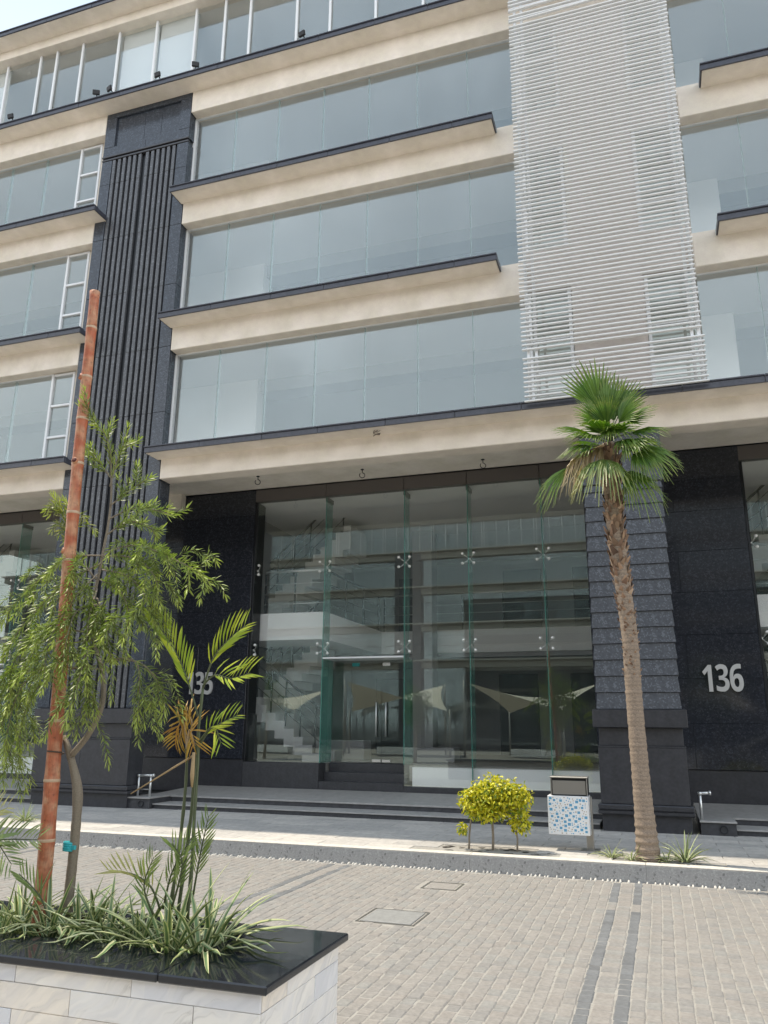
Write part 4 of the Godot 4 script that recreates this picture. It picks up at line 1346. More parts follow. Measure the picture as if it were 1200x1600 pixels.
func fan_palm() -> void:
	var r := RandomNumberGenerator.new()
	r.seed = 8
	var o := Vector3(-0.215, KERB, -10.2)
	var t := thing("fan_palm", "tall slim fan palm with hanging dead fronds in front of the granite pillar", "palm", o)
	# lower trunk: ringed and fissured; upper trunk: criss-cross leaf bases
	var path := [Vector3(0, -0.03, 0), Vector3(0, 0.06, 0), Vector3(-0.005, 0.3, 0), Vector3(-0.02, 1.0, 0), Vector3(-0.03, 1.8, 0), Vector3(-0.03, 2.5, 0), Vector3(-0.07, 3.2, 0), Vector3(-0.11, 3.95, 0), Vector3(-0.115, 4.5, 0), Vector3(-0.105, 5.02, 0)]
	var pts := curve(path, 24)
	var st := begin()
	st.set_smooth_group(0)
	var rad := []
	for i in pts.size():
		var y: float = pts[i].y
		var base := 0.095 + 0.048 * exp(-y * 2.2) + 0.012 * smoothstep(3.2, 4.0, y)
		rad.append(base * (1.0 + 0.035 * sin(y * 72.0) + 0.03 * r.randf_range(-1, 1)))
	add_tube(st, pts, rad, 22)
	put("trunk", smooth(st), M.palm_trunk, t)
	# short fibrous boots on the upper half
	var boots := begin()
	for k in 430:
		var h := lerpf(2.0, 4.98, pow(r.randf(), 0.8))
		var a := k * 2.39996
		var axis := Vector3(lerpf(-0.03, -0.112, smoothstep(2.3, 4.0, h)), h, 0)
		var out := Vector3(cos(a), 0, sin(a))
		var big := smoothstep(2.4, 3.8, h)
		var l := lerpf(0.025, 0.105, big) * r.randf_range(0.7, 1.3)
		var w := lerpf(0.016, 0.042, big) * r.randf_range(0.7, 1.2)
		var tan := out.cross(Vector3.UP) * (1.0 if k % 2 else -1.0)
		var p := axis + out * 0.094
		var up := (Vector3.UP + tan * 0.45 + out * 0.22).normalized()
		var sd := up.cross(out).normalized()
		var c := tint(r, Color(0.15, 0.085, 0.055), Color(0.33, 0.22, 0.14), 0.35)
		if r.randf() < 0.18: c = Color(0.46, 0.33, 0.23)
		var q := [p - sd * w, p + sd * w, p + up * l + sd * w * 0.35 + out * 0.02, p + up * l - sd * w * 0.35 + out * 0.02]
		var m := p + up * l * 0.5 + out * 0.018
		for i in 4:
			vtx(boots, q[i], c); vtx(boots, q[(i + 1) % 4], c); vtx(boots, m, c)
	tag(put("leaf_bases", boots.commit(), M.dry_leaf, t), "", "", "", "stuff")
	var heart := Vector3(-0.10, 5.06, 0)
	var ga := Color(0.06, 0.14, 0.022)
	var gb := Color(0.17, 0.28, 0.045)
	# [direction, facing, petiole, size, span, droop]
	var list := [
		[Vector3(-0.28, 1.0, 0.15), Vector3(0.2, 0.1, 1), 0.42, 0.75, 1.5, 0.05],
		[Vector3(0.02, 1.0, 0.12), Vector3(0, 0.1, 1), 0.30, 0.62, 1.7, 0.04],
		[Vector3(0.38, 0.95, 0.1), Vector3(-0.1, 0.2, 1), 0.32, 0.58, 1.6, 0.08],
		[Vector3(0.75, 0.55, 0.25), Vector3(0, 0.8, 0.6), 0.36, 0.62, 1.9, 0.20],
		[Vector3(0.95, 0.22, 0.3), Vector3(0, 0.9, 0.5), 0.38, 0.62, 2.0, 0.32],
		[Vector3(0.8, -0.15, 0.45), Vector3(0.2, 0.6, 0.8), 0.42, 0.62, 2.0, 0.50],
		[Vector3(-0.85, 0.38, 0.2), Vector3(0, 0.9, 0.5), 0.36, 0.66, 1.8, 0.22],
		[Vector3(-0.6, 0.25, 0.7), Vector3(0, 0.9, 0.4), 0.34, 0.6, 1.9, 0.35],
		[Vector3(-0.9, -0.35, 0.2), Vector3(-0.3, 0.5, 0.8), 0.58, 0.62, 1.2, 0.55],
		[Vector3(0.3, 0.35, 0.9), Vector3(0, 0.9, 0.2), 0.34, 0.58, 2.0, 0.35],
		[Vector3(0.1, 0.6, -0.8), Vector3(0, 0.9, -0.2), 0.36, 0.62, 2.0, 0.25],
		[Vector3(0.7, 0.3, -0.7), Vector3(0, 0.9, -0.2), 0.36, 0.62, 2.0, 0.30],
		[Vector3(-0.6, 0.5, -0.7), Vector3(0, 0.9, -0.2), 0.36, 0.62, 2.0, 0.28],
		[Vector3(0.55, 0.05, 0.8), Vector3(0.2, 0.8, 0.4), 0.36, 0.56, 1.9, 0.55],
		[Vector3(-0.25, 0.45, 0.85), Vector3(0, 0.9, 0.3), 0.34, 0.60, 2.0, 0.30],
		[Vector3(0.9, 0.0, 0.1), Vector3(0.1, 0.8, 0.6), 0.42, 0.62, 2.0, 0.42],
		[Vector3(0.55, 0.75, 0.45), Vector3(-0.2, 0.6, 0.8), 0.34, 0.60, 1.9, 0.15],
		[Vector3(-0.55, 0.75, 0.5), Vector3(0.2, 0.6, 0.8), 0.34, 0.58, 1.9, 0.12],
		[Vector3(0.15, 0.15, 0.95), Vector3(0, 0.95, 0.2), 0.30, 0.52, 2.0, 0.55],
		[Vector3(0.7, -0.3, 0.6), Vector3(0.3, 0.6, 0.7), 0.40, 0.56, 1.9, 0.60],
		[Vector3(0.75, 0.15, 0.65), Vector3(0.1, 0.9, 0.4), 0.36, 0.60, 2.0, 0.40],
		[Vector3(-0.8, 0.1, 0.55), Vector3(0, 0.9, 0.4), 0.38, 0.58, 1.8, 0.45],
		[Vector3(0.2, 0.95, -0.3), Vector3(0, 0.3, 0.9), 0.30, 0.60, 1.8, 0.05],
		[Vector3(-0.15, 0.85, 0.45), Vector3(0.1, 0.4, 0.9), 0.26, 0.50, 1.7, 0.08],
	]
	for q in list:
		var low := 0.0 if q[0].y > 0.5 else r.randf_range(0.0, 0.16)
		fan_frond(r, heart + Vector3(0, 0.04 - low, 0), q[0].normalized(), q[1].normalized(), q[2] * (1.0 if q[0].y > 0.9 or q[0].y < -0.1 else 0.72), q[3] * (1.0 if q[0].y > 0.9 else 0.86), q[4] * 1.0, ga, gb, q[5], t)
	# two young side fans low on the trunk
	fan_frond(r, Vector3(-0.115, 4.74, 0.07), Vector3(-0.22, 0.12, 0.9).normalized(), Vector3(0, 0.9, 0.45), 0.22, 0.56, 2.7, Color(0.10, 0.17, 0.04), Color(0.22, 0.27, 0.07), 0.95, t)
	fan_frond(r, Vector3(-0.115, 4.66, 0.05), Vector3(0.8, -0.1, 0.4).normalized(), Vector3(0.2, 0.7, 0.6), 0.20, 0.52, 2.3, ga, gb, 0.85, t)
	# dead skirt
	for q in [[Vector3(-0.62, 0.05, 0.25), 0.38], [Vector3(-0.62, 0.05, 0.5), 0.30], [Vector3(-0.35, 0.02, 0.5), 0.20], [Vector3(-0.5, 0.0, -0.1), 0.24]]:
		fan_frond(r, heart + Vector3(0, -0.06, 0.02), q[0].normalized(), Vector3(0, 0.9, 0.3), q[1], 0.34, 1.6, Color(0.26, 0.17, 0.09), Color(0.50, 0.38, 0.24), 1.35, t, true)

func shrub(at: Vector3, label: String, size: float, seed_: int, small := true) -> void:
	var r := RandomNumberGenerator.new()
	r.seed = seed_
	var t := thing("golden_shrub", label, "shrub", at, 0.0, "golden-leaved shrubs on the pavement")
	# crown as a cloud of leaf clumps over three bare stems
	var lobes := [[Vector3(0.02, 0.63, 0), Vector3(0.31, 0.22, 0.24)], [Vector3(-0.18, 0.55, 0.02), Vector3(0.24, 0.20, 0.22)], [Vector3(0.25, 0.62, 0), Vector3(0.23, 0.14, 0.20)], [Vector3(-0.05, 0.45, 0.05), Vector3(0.26, 0.14, 0.2)], [Vector3(0.30, 0.38, 0.02), Vector3(0.14, 0.20, 0.14)]]
	if small: lobes.append([Vector3(-0.36, 0.24, 0.02), Vector3(0.07, 0.07, 0.06)])
	for s in [[-0.30, 0.012], [-0.02, 0.017], [0.26, 0.012]]:
		put("stem", tube([Vector3(s[0], -0.03, 0), Vector3(s[0] + 0.01, 0.15, 0.01), Vector3(s[0] * 0.9, 0.34, 0), Vector3(s[0] * 0.8, 0.52, 0)], [s[1], s[1] * 0.85, s[1] * 0.8, s[1] * 0.4], 8), M.bark, t)
	for li in lobes.size():
		var l = lobes[li]
		var st := begin()
		var v: Vector3 = l[1]
		var n := int(5200.0 * pow(v.x * v.y * v.z / 0.016, 0.7) * 0.30)
		for k in n:
			var dir := Vector3(r.randfn(), r.randfn(), r.randfn()).normalized()
			var rad := pow(r.randf(), 0.33) * (0.86 + 0.22 * sin(dir.x * 7.0 + li) * sin(dir.y * 6.0 + dir.z * 5.0))
			var p: Vector3 = l[0] + dir * v * rad
			var ld := (dir * 0.5 + Vector3(r.randf_range(-1, 1), r.randf_range(-1.1, 0.3), r.randf_range(-1, 1))).normalized()
			# mostly yellow, with green leaves mixed in all through
			var c := tint(r, Color(0.55, 0.53, 0.03), Color(0.74, 0.66, 0.05), 0.15)
			if r.randf() < 0.22: c = tint(r, Color(0.12, 0.21, 0.02), Color(0.30, 0.37, 0.04), 0.2)
			add_leaf(st, p, ld, Vector3(r.randf_range(-1, 1), 1, r.randf_range(-1, 1)).normalized(), r.randf_range(0.035, 0.058), r.randf_range(0.018, 0.026), c, 0.25)
		put("foliage", st.commit(), M.broad_leaf, t)
	t.scale = Vector3.ONE * size

# ---------------------------------------------------------------- planter and street things
func plant_materials() -> void:
	mat("cane", lin(0.085, 0.105, 0.045), 0.45, 0.0, T.mottle, 0.12)
	mat("dry_stalk", lin(0.42, 0.29, 0.15), 0.7, 0.0, T.mottle, 0.1)
	var d := leaf_mat("dry_leaf", Color(0.25, 0.18, 0.1))
	d.roughness = 0.8
	var N := 384
	var fine := noise_bytes(N, 0.12, 3, 41)
	var mid := noise_bytes(N, 0.03, 3, 42)
	# palm stem: horizontal leaf scars crossed by upright cracks
	var tt := make_tex(N, [fine, mid], func(v, i):
		var x: float = float(i % 384) / 384.0
		var y: float = float(i / 384) / 384.0
		var scar: float = pow(0.5 + 0.5 * sin(TAU * (9.0 * y + 0.9 * v[1] + 0.25 * v[0])), 3.0)
		var crack: float = pow(0.5 + 0.5 * sin(TAU * (9.0 * x + 2.2 * v[1] + 0.7 * v[0])), 4.0)
		var k: float = 0.30 - 0.17 * maxf(scar * 0.8, crack) * (0.5 + 0.6 * v[0]) + 0.08 * (v[1] - 0.5)
		return Color(k * 1.12, k * 0.86, k * 0.64))
	mat("palm_trunk", Color.WHITE, 0.9, 0.0, tt, 0.42)
	# mosaic print of the litter bin
	var im := Image.create(512, 512, false, Image.FORMAT_RGB8)
	im.fill(lin(0.80, 0.81, 0.82))
	var r := RandomNumberGenerator.new()
	r.seed = 4
	var done: Array[Rect2i] = []
	for k in 2600:
		var big := done.size() < 38
		var s := r.randi_range(30, 38) if big else r.randi_range(11, 17)
		var q := Rect2i(r.randi_range(6, 505 - s), r.randi_range(6, 505 - s), s, s)
		var ok := true
		for e in done:
			if e.grow(9).intersects(q): ok = false
		if not ok or done.size() > 150: continue
		done.append(q)
		var c := lin(0.10, 0.34, 0.55) if big else (lin(0.42, 0.36, 0.30) if r.randf() < 0.55 else lin(0.14, 0.38, 0.60))
		im.fill_rect(q, c)
		im.fill_rect(Rect2i(q.position.x + q.size.x / 2, q.position.y, 1, q.size.y), lin(0.5, 0.6, 0.68) if big else c)
	T.mosaic = ImageTexture.create_from_image(im)
	var m := mat("mosaic_print", Color.WHITE, 0.35)
	m.albedo_texture = T.mosaic

func uv_panel(a: Vector3, b: Vector3, c: Vector3, d: Vector3, u := 1.0, v := 1.0) -> Mesh:
	var st := begin()
	for q in [[a, 0, v], [b, u, v], [c, u, 0], [a, 0, v], [c, u, 0], [d, 0, 0]]:
		st.set_uv(Vector2(q[1], q[2]))
		st.add_vertex(q[0])
	return st.commit()

func litter_bin() -> void:
	var t := thing("litter_bin", "white litter bin with blue mosaic squares and steel hood on a post", "litter bin", Vector3(-1.10, KERB, -10.62))
	put("post", cbox(0.17, 0.255, -0.03, 0.62, -0.10, -0.03, 0.006), M.dull_steel, t)
	put("base_plate", cbox(0.10, 0.32, 0.001, 0.012, -0.16, 0.03, 0.003), M.dull_steel, t)
	var body := part("body", t)
	put("shell", cbox(-0.262, 0.232, 0.185, 0.632, -0.128, 0.128, 0.004), M.white_metal, body)
	put("print", uv_panel(Vector3(-0.256, 0.19, 0.1295), Vector3(0.226, 0.19, 0.1295), Vector3(0.226, 0.628, 0.1295), Vector3(-0.256, 0.628, 0.1295)), M.mosaic_print, body)
	put("print", uv_panel(Vector3(0.2335, 0.19, 0.122), Vector3(0.2335, 0.19, -0.122), Vector3(0.2335, 0.628, -0.122), Vector3(0.2335, 0.628, 0.122), 0.52), M.mosaic_print, body)
	var hood := part("hood", t)
	put("casing", cbox(-0.215, 0.225, 0.636, 0.838, -0.125, 0.095, 0.006), M.black_metal, hood)
	put("flap", cbox(-0.20, 0.205, 0.646, 0.812, 0.096, 0.108, 0.005), M.dull_steel, hood)
	put("lid", cbox(-0.225, 0.235, 0.840, 0.856, -0.135, 0.125, 0.005), M.dull_steel, hood)
	for x in [-0.219, 0.213]: put("trim", cbox(x, x + 0.012, 0.638, 0.838, 0.0955, 0.122, 0.003), M.dull_steel, hood)

func planter() -> void:
	var x0 := -6.6
	var x1 := -1.565
	var z0 := -4.02
	var z1 := -3.195
	var h := 0.585
	var t := thing("planter", "low marble-clad planter box with wide polished black granite coping", "planter", Vector3((x0 + x1) / 2, 0, (z0 + z1) / 2))
	var o := t.position
	var mv := func(m: Mesh, called: String, mt: Material): return put(called, m, mt, t, -o)
	# hollow core so that the soil has a box to lie in
	for q in [[x0 + 0.02, x1 - 0.02, z1 - 0.12, z1 - 0.012], [x0 + 0.02, x1 - 0.02, z0 + 0.012, z0 + 0.12], [x0 + 0.02, x0 + 0.12, z0 + 0.121, z1 - 0.121], [x1 - 0.12, x1 - 0.012, z0 + 0.121, z1 - 0.121]]:
		mv.call(box(q[0], q[1], -0.03, h - 0.002, q[2], q[3]), "core", M.grout)
	var rows := [-0.02, 0.095, 0.20, 0.302, 0.404, 0.507, h - 0.002]
	var r := RandomNumberGenerator.new()
	r.seed = 3
	var mats := [M.marble, M.marble, M.marble_b, M.marble_c]
	for k in rows.size() - 1:
		var off := 0.0 if k % 2 == 1 else 0.3
		var x: float = x1 - 0.002
		var first := true
		while x > x0:
			var e: float = x - (0.6 - (off if first else 0.0)) 
			first = false
			var er := maxf(e, x0)
			var pr := r.randf_range(-0.0012, 0.0012)
			mv.call(cbox(er + 0.0012, x - 0.0012, rows[k] + 0.0012, rows[k + 1] - 0.0012, z1 - 0.0115, z1 + pr, 0.002), "marble_tile", mats[r.randi_range(0, 3)])
			x = e
		var z: float = z1 - 0.013
		first = true
		while z > z0:
			var e: float = z - (0.6 - (0.3 - off + 0.07 if first else 0.0))
			first = false
			mv.call(cbox(x1 - 0.0115, x1 + r.randf_range(-0.0012, 0.0012), rows[k] + 0.0012, rows[k + 1] - 0.0012, maxf(e, z0) + 0.0012, z - 0.0012, 0.002), "marble_tile", mats[r.randi_range(0, 3)])
			z = e
	# coping: wide end slab, front and back strips
	mv.call(cbox(-2.02, x1 + 0.04, h, h + 0.035, z0 - 0.035, z1 + 0.04, 0.006), "coping_slab", M.coping_granite)
	for q in [[-3.52, -2.022], [-5.02, -3.522], [-6.64, -5.022]]:
		mv.call(cbox(q[0], q[1], h, h + 0.035, z1 - 0.285, z1 + 0.04, 0.006), "coping_slab", M.coping_granite)
		mv.call(cbox(q[0], q[1], h, h + 0.035, z0 - 0.035, z0 + 0.10, 0.006), "coping_slab", M.coping_granite)
	mv.call(lump_sheet(x0 + 0.1, -1.9, z0 + 0.05, z1 - 0.2, h - 0.03, 0.03, 60), "soil", M.soil)

func bamboo_pole() -> void:
	var base := Vector3(-3.10, 0.52, -3.72)
	var t := thing("bamboo_pole", "tall reddish bamboo pole standing in the planter as a tree stake", "pole", base)
	var ys := [0.0, 0.17, 0.49, 0.79, 1.10, 1.41, 2.0, 2.29, 2.6, 2.89, 3.17, 3.51, 3.77]
	var lean := func(y: float): return Vector3(-0.036 * y + 0.008 * sin(y * 1.9), y, 0.01 * sin(y * 1.3))
	for k in ys.size() - 1:
		var a: float = ys[k]
		var c: float = ys[k + 1]
		var path := []
		var rad := []
		for i in 9:
			var u := i / 8.0
			path.append(lean.call(lerpf(a, c, u)))
			var rr := lerpf(0.0415, 0.030, lerpf(a, c, u) / 3.8)
			rad.append(rr * (1.0 + 0.075 * (exp(-u * 14.0) + exp(-(1.0 - u) * 14.0)) - 0.02 * sin(u * PI)))
		var st := begin()
		st.set_smooth_group(0)
		add_tube(st, path, rad, 20, k in [0, ys.size() - 2])
		put("culm", smooth(st), M.bamboo_pale if k > 5 and k % 2 == 0 else M.bamboo, t)
		if k > 0:
			var p: Vector3 = lean.call(a)
			var rr := lerpf(0.0415, 0.030, a / 3.8)
			put("node_ring", tube([p + Vector3(0, -0.010, 0), p + Vector3(0, -0.003, 0), p + Vector3(0, 0.004, 0), p + Vector3(0, 0.012, 0)], [rr * 1.04, rr * 1.10, rr * 1.09, rr * 1.03], 20), M.bamboo_node, t)
	# stumps of cut side shoots
	for q in [[0.50, -0.9], [1.10, -0.15], [2.60, 0.15], [2.05, -1.0], [3.16, -0.8]]:
		var p: Vector3 = lean.call(q[0])
		var out := Vector3(sin(q[1]), 0.25, cos(q[1])).normalized()
		put("shoot_stump", tube([p + out * 0.022, p + out * 0.044], [0.021, 0.018], 12), M.bamboo, t)
		put("shoot_hollow", tube([p + out * 0.0442, p + out * 0.0452], [0.0155, 0.0155], 12), M.bamboo_hollow, t)
	# ties to the young tree
	var q2: Vector3 = lean.call(0.93)
	var ring := []
	for i in 21:
		var a := TAU * i / 20
		ring.append(q2 + Vector3(cos(a) * 0.044 + 0.008, 0.012 * sin(a * 0.5 + 0.4), sin(a) * 0.044))
	put("wire_tie", tube(ring, [0.004], 6), M.wire, t)

func tree_tape() -> void:
	var t := thing("tape_band", "turquoise tape wound round the young tree trunk in the planter", "tape", Vector3(-3.03, 0.955, -3.79))
	for k in 4:
		put("wrap", tube([Vector3(0, k * 0.011 - 0.002, 0), Vector3(0.001, k * 0.011 + 0.009, 0)], [0.0305 + 0.001 * (k % 2), 0.031], 14), M.blue_tape, t)
	put("loose_end", cbox(0.028, 0.046, 0.004, 0.026, -0.006, 0.012, 0.002), M.blue_tape, t)

func handrail(at: Vector3, turn: float, label: String, n: int) -> void:
	var t := thing("pipe_rail", label, "handrail", at, turn, "steel pipe rails at the platform ends")
	var xs := [0.0, 0.25] if n == 2 else [0.0]
	for x in xs:
		put("post", rod(Vector3(x, 0, 0), Vector3(x, 0.34, 0), 0.021, 12), M.steel, t)
		put("elbow", rod(Vector3(x - 0.004, 0.335, 0), Vector3(x + 0.004, 0.375, 0), 0.029, 12), M.steel, t)
	put("top_bar", rod(Vector3(-0.03, 0.355, 0), Vector3(0.29 if n == 2 else 0.12, 0.365, 0), 0.021, 12), M.steel, t)
	if n == 2: put("lower_bar", rod(Vector3(0.02, 0.12, 0), Vector3(0.23, 0.12, 0), 0.012, 10), M.dull_steel, t)
	put("end_cap", rod(Vector3(0.29 if n == 2 else 0.12, 0.365, 0), Vector3(0.32 if n == 2 else 0.15, 0.365, 0), 0.030, 12), M.steel, t)

func floodlight(at: Vector3, turn: float, label: String) -> void:
	var t := thing("floodlight", label, "floodlight", at, turn, "floodlights along the top ledge")
	put("bracket", tube([Vector3(0, 0, 0), Vector3(0, 0.12, 0.0), Vector3(0, 0.20, 0.06)], [0.013], 8), M.black_metal, t)
	put("housing", cbox(-0.08, 0.08, 0.15, 0.265, 0.03, 0.08, 0.010), M.black_metal, t, Vector3.ZERO, Vector3(0.25, 0, 0))
	put("lens", cbox(-0.068, 0.068, 0.162, 0.253, 0.081, 0.085, 0.002), M.black_metal, t, Vector3.ZERO, Vector3(0.25, 0, 0))

func hook(at: Vector3, label: String) -> void:
	var t := thing("ceiling_hook", label, "hook", at, 0.4, "wire hooks under the canopy")
	put("plate", rod(Vector3(0, -0.012, 0), Vector3(0, 0, 0), 0.035, 12), M.black_metal, t)
	var pts := [Vector3(0, -0.012, 0), Vector3(0.002, -0.07, 0)]
	for i in 14:
		var a := PI / 2 - TAU * i / 15.0
		pts.append(Vector3(cos(a) * 0.055, -0.13 + sin(a) * 0.055, 0.012 * i / 14.0))
	put("loop", tube(pts, [0.008], 7), M.black_metal, t)

func street_things() -> void:
	planter()
	bamboo_pole()
	bottlebrush()
	tree_tape()
	areca(CANES, FRONDS, "areca_palm", "areca palm with thin canes and yellow-green feather fronds in the planter", CANES[1][0])
	areca([], SIDE_FRONDS, "feather_palm", "pale feather fronds of a low palm at the picture's left edge", SIDE_FRONDS[0][0])
	var g := "variegated plants in the planter"
	var spots := [[-3.17, -3.52, 22, 0.34, "variegated strap-leaved plant at the planter's cropped left end"], [-3.16, -3.66, 20, 0.42, "variegated strap-leaved plant just left of the bamboo pole foot"], [-2.96, -3.62, 22, 0.46, "variegated strap-leaved plant directly in front of the bamboo pole"], [-2.81, -3.66, 24, 0.46, "variegated strap-leaved plant in front of the young tree trunk"], [-2.63, -3.64, 24, 0.40, "variegated strap-leaved plant midway between tree trunk and areca palm"], [-2.42, -3.60, 24, 0.44, "variegated strap-leaved plant in front of the areca palm canes"], [-2.23, -3.57, 28, 0.52, "largest variegated strap-leaved plant, arching over the black coping's front edge"], [-2.08, -3.60, 26, 0.50, "rightmost variegated strap-leaved plant beside the bare wide coping slab"], [-2.14, -3.78, 20, 0.46, "variegated strap-leaved plant behind the rightmost clump by the back coping"], [-2.53, -3.80, 18, 0.42, "variegated strap-leaved plant behind the areca palm foot"], [-2.85, -3.84, 16, 0.40, "variegated strap-leaved plant behind the young tree trunk"], [-3.32, -3.82, 16, 0.40, "variegated strap-leaved plant behind the bamboo pole"]]
	for i in spots.size():
		var s = spots[i]
		grass_clump(Vector3(s[0], 0.555, s[1]), s[2], s[3] * 1.08, s[4], g, 100 + i, Vector3(0.06, 0.08, 0.05), 1.04)
	litter_bin()
	fan_palm()
	shrub(Vector3(-2.0, KERB - 0.02, -10.30), "golden-leaved shrub on three thin stems beside the litter bin", 1.06, 12)
	shrub(Vector3(1.66, KERB - 0.02, -10.32), "golden-leaved shrub cut off by the picture's right edge", 1.0, 13)
	var pg := "variegated plants on the pavement"
	grass_clump(Vector3(-9.25, KERB - 0.01, -10.5), 40, 0.40, "bushy variegated plant on the pavement at the far left", pg, 201)
	grass_clump(Vector3(-0.62, KERB - 0.01, -10.2), 22, 0.30, "small strap-leaved plant between the litter bin and the palm trunk", pg, 202)
	grass_clump(Vector3(-0.40, KERB - 0.01, -10.12), 20, 0.30, "small strap-leaved plant touching the palm trunk's bin side", pg, 203)
	grass_clump(Vector3(-0.02, KERB - 0.01, -10.12), 18, 0.27, "small strap-leaved plant touching the palm trunk's far side from the bin", pg, 204)
	grass_clump(Vector3(0.18, KERB - 0.01, -10.22), 36, 0.44, "large spiky plant to the right of the palm trunk", pg, 205)
	handrail(Vector3(-9.0, 0.37, -12.98), 0.0, "short steel pipe rail with two posts beside the ribbed pilaster", 2)
	handrail(Vector3(0.50, 0.37, -12.95), 0.0, "single bent steel pipe rail beside the lapped granite pillar", 1)
	var fl := [[-13.75, "floodlight nearest the picture's left edge on the top ledge"], [-11.33, "left one of the floodlight pair above the pilaster"], [-10.88, "right one of the floodlight pair above the pilaster"], [-9.61, "floodlight on the top ledge just right of the pilaster"], [-8.70, "floodlight on the top ledge second right of the pilaster"], [-6.04, "floodlight on the top ledge furthest right"]]
	for i in fl.size(): floodlight(Vector3(fl[i][0], S[3] + 0.02, -12.40), 0.5 * sin(i * 2.0), fl[i][1])
	hook(Vector3(-7.59, 6.682, -14.25), "wire hook under the canopy near the pilaster")
	hook(Vector3(-5.33, 6.682, -14.45), "wire hook under the canopy above the glass door")
	hook(Vector3(-2.86, 6.682, -14.55), "wire hook under the canopy nearest the palm")
	var wr := thing("wire_tangle", "tangle of loose wire hanging from the canopy edge", "wire", Vector3(-4.33, 6.672, -12.45), 0.0)
	var r := RandomNumberGenerator.new()
	r.seed = 2
	for k in 3:
		var pts := []
		for i in 12:
			var a := TAU * i / 9.0 + k
			pts.append(Vector3(cos(a) * 0.05 * (1 + 0.4 * r.randf()), 0.003 - 0.008 * i - 0.02 * r.randf() * (1.0 if i > 0 else 0.0), sin(a) * 0.03))
		put("strand", tube(curve(pts, 3), [0.004], 5), M.wire, wr)

# ---------------------------------------------------------------- across the street, seen only as reflections
func far_building() -> void:
	var b := thing("facing_building", "long office block across the plaza, mirrored in the ground-floor glass", "building", Vector3(-8, 0, 31))
	var x0 := -52.0
	var x1 := 52.0
	put("core", box(x0, x1, 0.0, 18.2, 4.0, 20.0), M.interior_dark, b)
	for k in S.size():
		put("floor_slab", cbox(x0, x1, S[k] - 0.12, S[k], -0.45, 4.0, 0.01), M.far_stucco, b)
		put("beam", cbox(x0, x1, S[k] - 0.62, S[k] - 0.122, 0.0, 3.9, 0.01), M.far_stucco, b)
	put("roof", box(x0, x1, 18.50, 18.62, -0.5, 20.0), M.far_stucco, b)
	for k in S.size():
		var y0: float = S[k - 1] + 0.01 if k > 0 else 0.45
		var y1: float = S[k] - 0.63
		for i in 24:
			var a := x0 + 1.6 + i * 4.2
			var w := part("window", b)
			put("pane", box(a, a + 4.17, y0, y1, 0.30, 0.33), M.far_glass, w)
			if k == 4:
				for q in 5: put("mullion", cbox(a + q * 1.0, a + q * 1.0 + 0.07, y0, y1, 0.2, 0.29, 0.01), M.white_metal, w)
	for i in 6:
		var a := x0 + 1.0 + i * 19.7
		put("pilaster", cbox(a, a + 2.2, 0.0, 15.4, -0.15, 1.0, 0.02), M.plinth_granite, b)

func sail(at: Vector3, turn: float, label: String) -> void:
	var t := thing("shade_sail", label, "shade sail", at, turn, "tensile shade sails in the plaza")
	var st := begin()
	st.set_smooth_group(0)
	var n := 14
	var c := [Vector3(-3.2, 4.3, -2.4), Vector3(3.2, 2.6, -2.4), Vector3(3.2, 4.3, 2.4), Vector3(-3.2, 2.6, 2.4)]
	var g := func(i, j):
		var u := float(i) / n
		var v := float(j) / n
		var p: Vector3 = c[0].lerp(c[1], u).lerp(c[3].lerp(c[2], u), v)
		# the edges are drawn in between the corners
		var pull := Vector3(-(u - 0.5) * 0.5 * sin(v * PI), 0, -(v - 0.5) * 0.5 * sin(u * PI))
		return p + pull
	for i in n:
		for j in n: quad(st, g.call(i, j), g.call(i + 1, j), g.call(i + 1, j + 1), g.call(i, j + 1))
	put("membrane", smooth(st), M.sail_cloth, t)
	for p in c: put("mast", tube([Vector3(p.x * 1.04, -0.05, p.z * 1.04), p * Vector3(1.04, 1.03, 1.04)], [0.07, 0.05], 10), M.dull_steel, t)
	put("bench", cbox(-1.4, 1.4, 0.0, 0.45, -0.5, 0.1, 0.02), M.marble, t)

func far_tree(at: Vector3, h: float, label: String, seed_: int) -> void:
	var r := RandomNumberGenerator.new()
	r.seed = seed_
	var t := thing("plaza_tree", label, "tree", at, 0.0, "trees in the plaza")
	put("trunk", tube([Vector3(0, -0.05, 0), Vector3(0.05, h * 0.3, 0.02), Vector3(0, h * 0.6, 0)], [0.09, 0.07, 0.03], 8), M.bark, t)
	var st := begin()
	for k in 3200:
		var d := Vector3(r.randfn(), r.randfn(), r.randfn()).normalized()
		var p := Vector3(0, h * 0.68, 0) + d * Vector3(0.3, 0.33, 0.3) * h * pow(r.randf(), 0.4) * (0.8 + 0.3 * sin(d.x * 6) * sin(d.y * 5 + d.z * 4))
		add_leaf(st, p, Vector3(r.randf_range(-1, 1), r.randf_range(-1, 0.5), r.randf_range(-1, 1)).normalized(), Vector3.UP, 0.13, 0.05, tint(r, Color(0.05, 0.11, 0.02), Color(0.13, 0.2, 0.03)), 0.2)
	put("crown", st.commit(), M.broad_leaf, t)

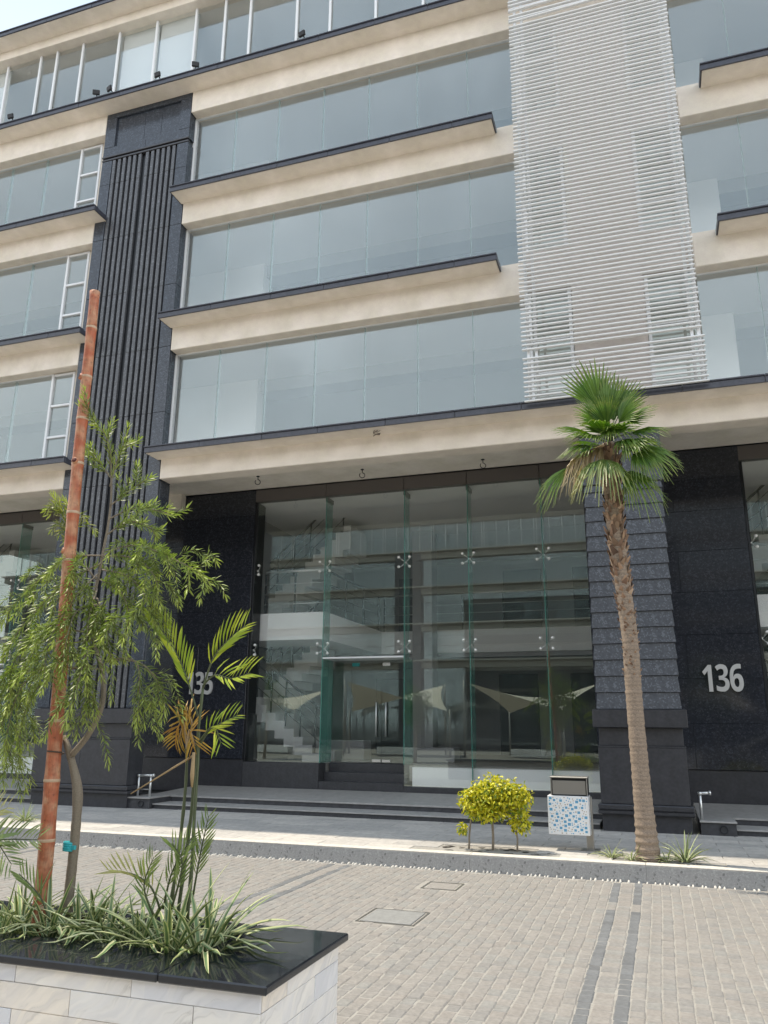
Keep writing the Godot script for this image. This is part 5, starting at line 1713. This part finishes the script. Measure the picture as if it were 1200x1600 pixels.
func parked_car() -> void:
	# silver estate, just outside the picture; its flank shows in the polished granite
	var t := thing("parked_car", "silver sport-utility car parked in the road, mirrored in the granite wall", "car", Vector3(3.3, 0, -3.0))
	var prof := [Vector2(-2.2, 0.42), Vector2(-2.24, 0.72), Vector2(-2.05, 0.92), Vector2(-1.05, 1.02), Vector2(-0.35, 1.44), Vector2(0.2, 1.50), Vector2(1.3, 1.47), Vector2(1.95, 1.08), Vector2(2.18, 0.98), Vector2(2.22, 0.5), Vector2(2.15, 0.36), Vector2(-2.1, 0.34)]
	var st := begin()
	var half := func(p: Vector2): return 0.90 if p.y < 1.04 else lerpf(0.90, 0.64, clampf((p.y - 1.04) / 0.42, 0, 1))
	for i in prof.size():
		var a: Vector2 = prof[i]
		var c: Vector2 = prof[(i + 1) % prof.size()]
		var ha: float = half.call(a)
		var hc: float = half.call(c)
		face(st, [Vector3(a.x, a.y, -ha), Vector3(c.x, c.y, -hc), Vector3(c.x, c.y, hc), Vector3(a.x, a.y, ha)], Vector3(0, 0.75, 0))
		for s in [-1, 1]: face(st, [Vector3(a.x, a.y, ha * s), Vector3(c.x, c.y, hc * s), Vector3(0.1, 0.8, 0.91 * s)], Vector3(0, 0.75, 0))
	put("body", st.commit(), M.car_paint, t)
	for s in [-1, 1]:
		for q in [[Vector2(-0.9, 1.08), Vector2(-0.34, 1.38), Vector2(0.25, 1.42), Vector2(0.25, 1.08)], [Vector2(0.32, 1.08), Vector2(0.32, 1.42), Vector2(1.2, 1.40), Vector2(1.6, 1.08)]]:
			var g := begin()
			var pts := []
			for p in q: pts.append(Vector3(p.x, p.y, s * (half.call(p) + 0.012)))
			face(g, pts, Vector3(0, 1.0, 0))
			put("side_window", g.commit(), M.car_glass, t)
		for x in [-1.38, 1.36]:
			var w := part("wheel", t)
			put("tyre", lathe([[0.2, -0.10], [0.33, -0.10], [0.345, -0.06], [0.345, 0.06], [0.33, 0.10], [0.2, 0.10]], 26), M.black_metal, w, Vector3(x, 0.345, s * 0.82), Vector3(PI / 2, 0, 0))
			put("rim", lathe([[0.0, -0.07], [0.21, -0.09], [0.21, 0.09], [0.0, 0.07]], 20), M.dull_steel, w, Vector3(x, 0.345, s * 0.825), Vector3(PI / 2, 0, 0))
		put("headlight", cbox(-2.235, -2.1, 0.72, 0.86, s * 0.62 - 0.16, s * 0.62 + 0.16, 0.02), M.white_metal, t)

func across_the_street() -> void:
	mat("far_stucco", lin(0.36, 0.345, 0.31), 0.85, 0.0, T.stucco, 2.6)
	mat("sail_cloth", lin(0.66, 0.61, 0.52), 0.8)
	M.sail_cloth.backlight_enabled = true
	M.sail_cloth.backlight = Color(0.4, 0.38, 0.34)
	mat("car_paint", lin(0.50, 0.50, 0.48), 0.25, 0.5)
	mat("car_glass", lin(0.02, 0.022, 0.025), 0.05)
	far_building()
	var i := 0
	for q in [[-24.0, 19.0, 0.2, "shade sail furthest to the left across the road"], [-15.5, 18.0, -0.3, "shade sail second from the left across the road"], [-7.0, 19.0, 0.4, "shade sail across the road behind the planter"], [1.5, 18.5, -0.2, "shade sail furthest to the right across the road"]]:
		sail(Vector3(q[0], 0, q[1]), q[2], q[3])
	for q in [[-20.0, 9.5, 4.6, "plaza tree furthest to the left"], [-11.5, 9.0, 3.8, "plaza tree second from the left"], [-4.5, 9.5, 4.4, "plaza tree facing the glass door"], [2.5, 9.0, 5.2, "plaza tree beside the right shade sail"], [6.5, 10.5, 4.5, "plaza tree furthest to the right"]]:
		i += 1
		far_tree(Vector3(q[0], 0, q[1]), q[2], q[3], 300 + i)
	parked_car()
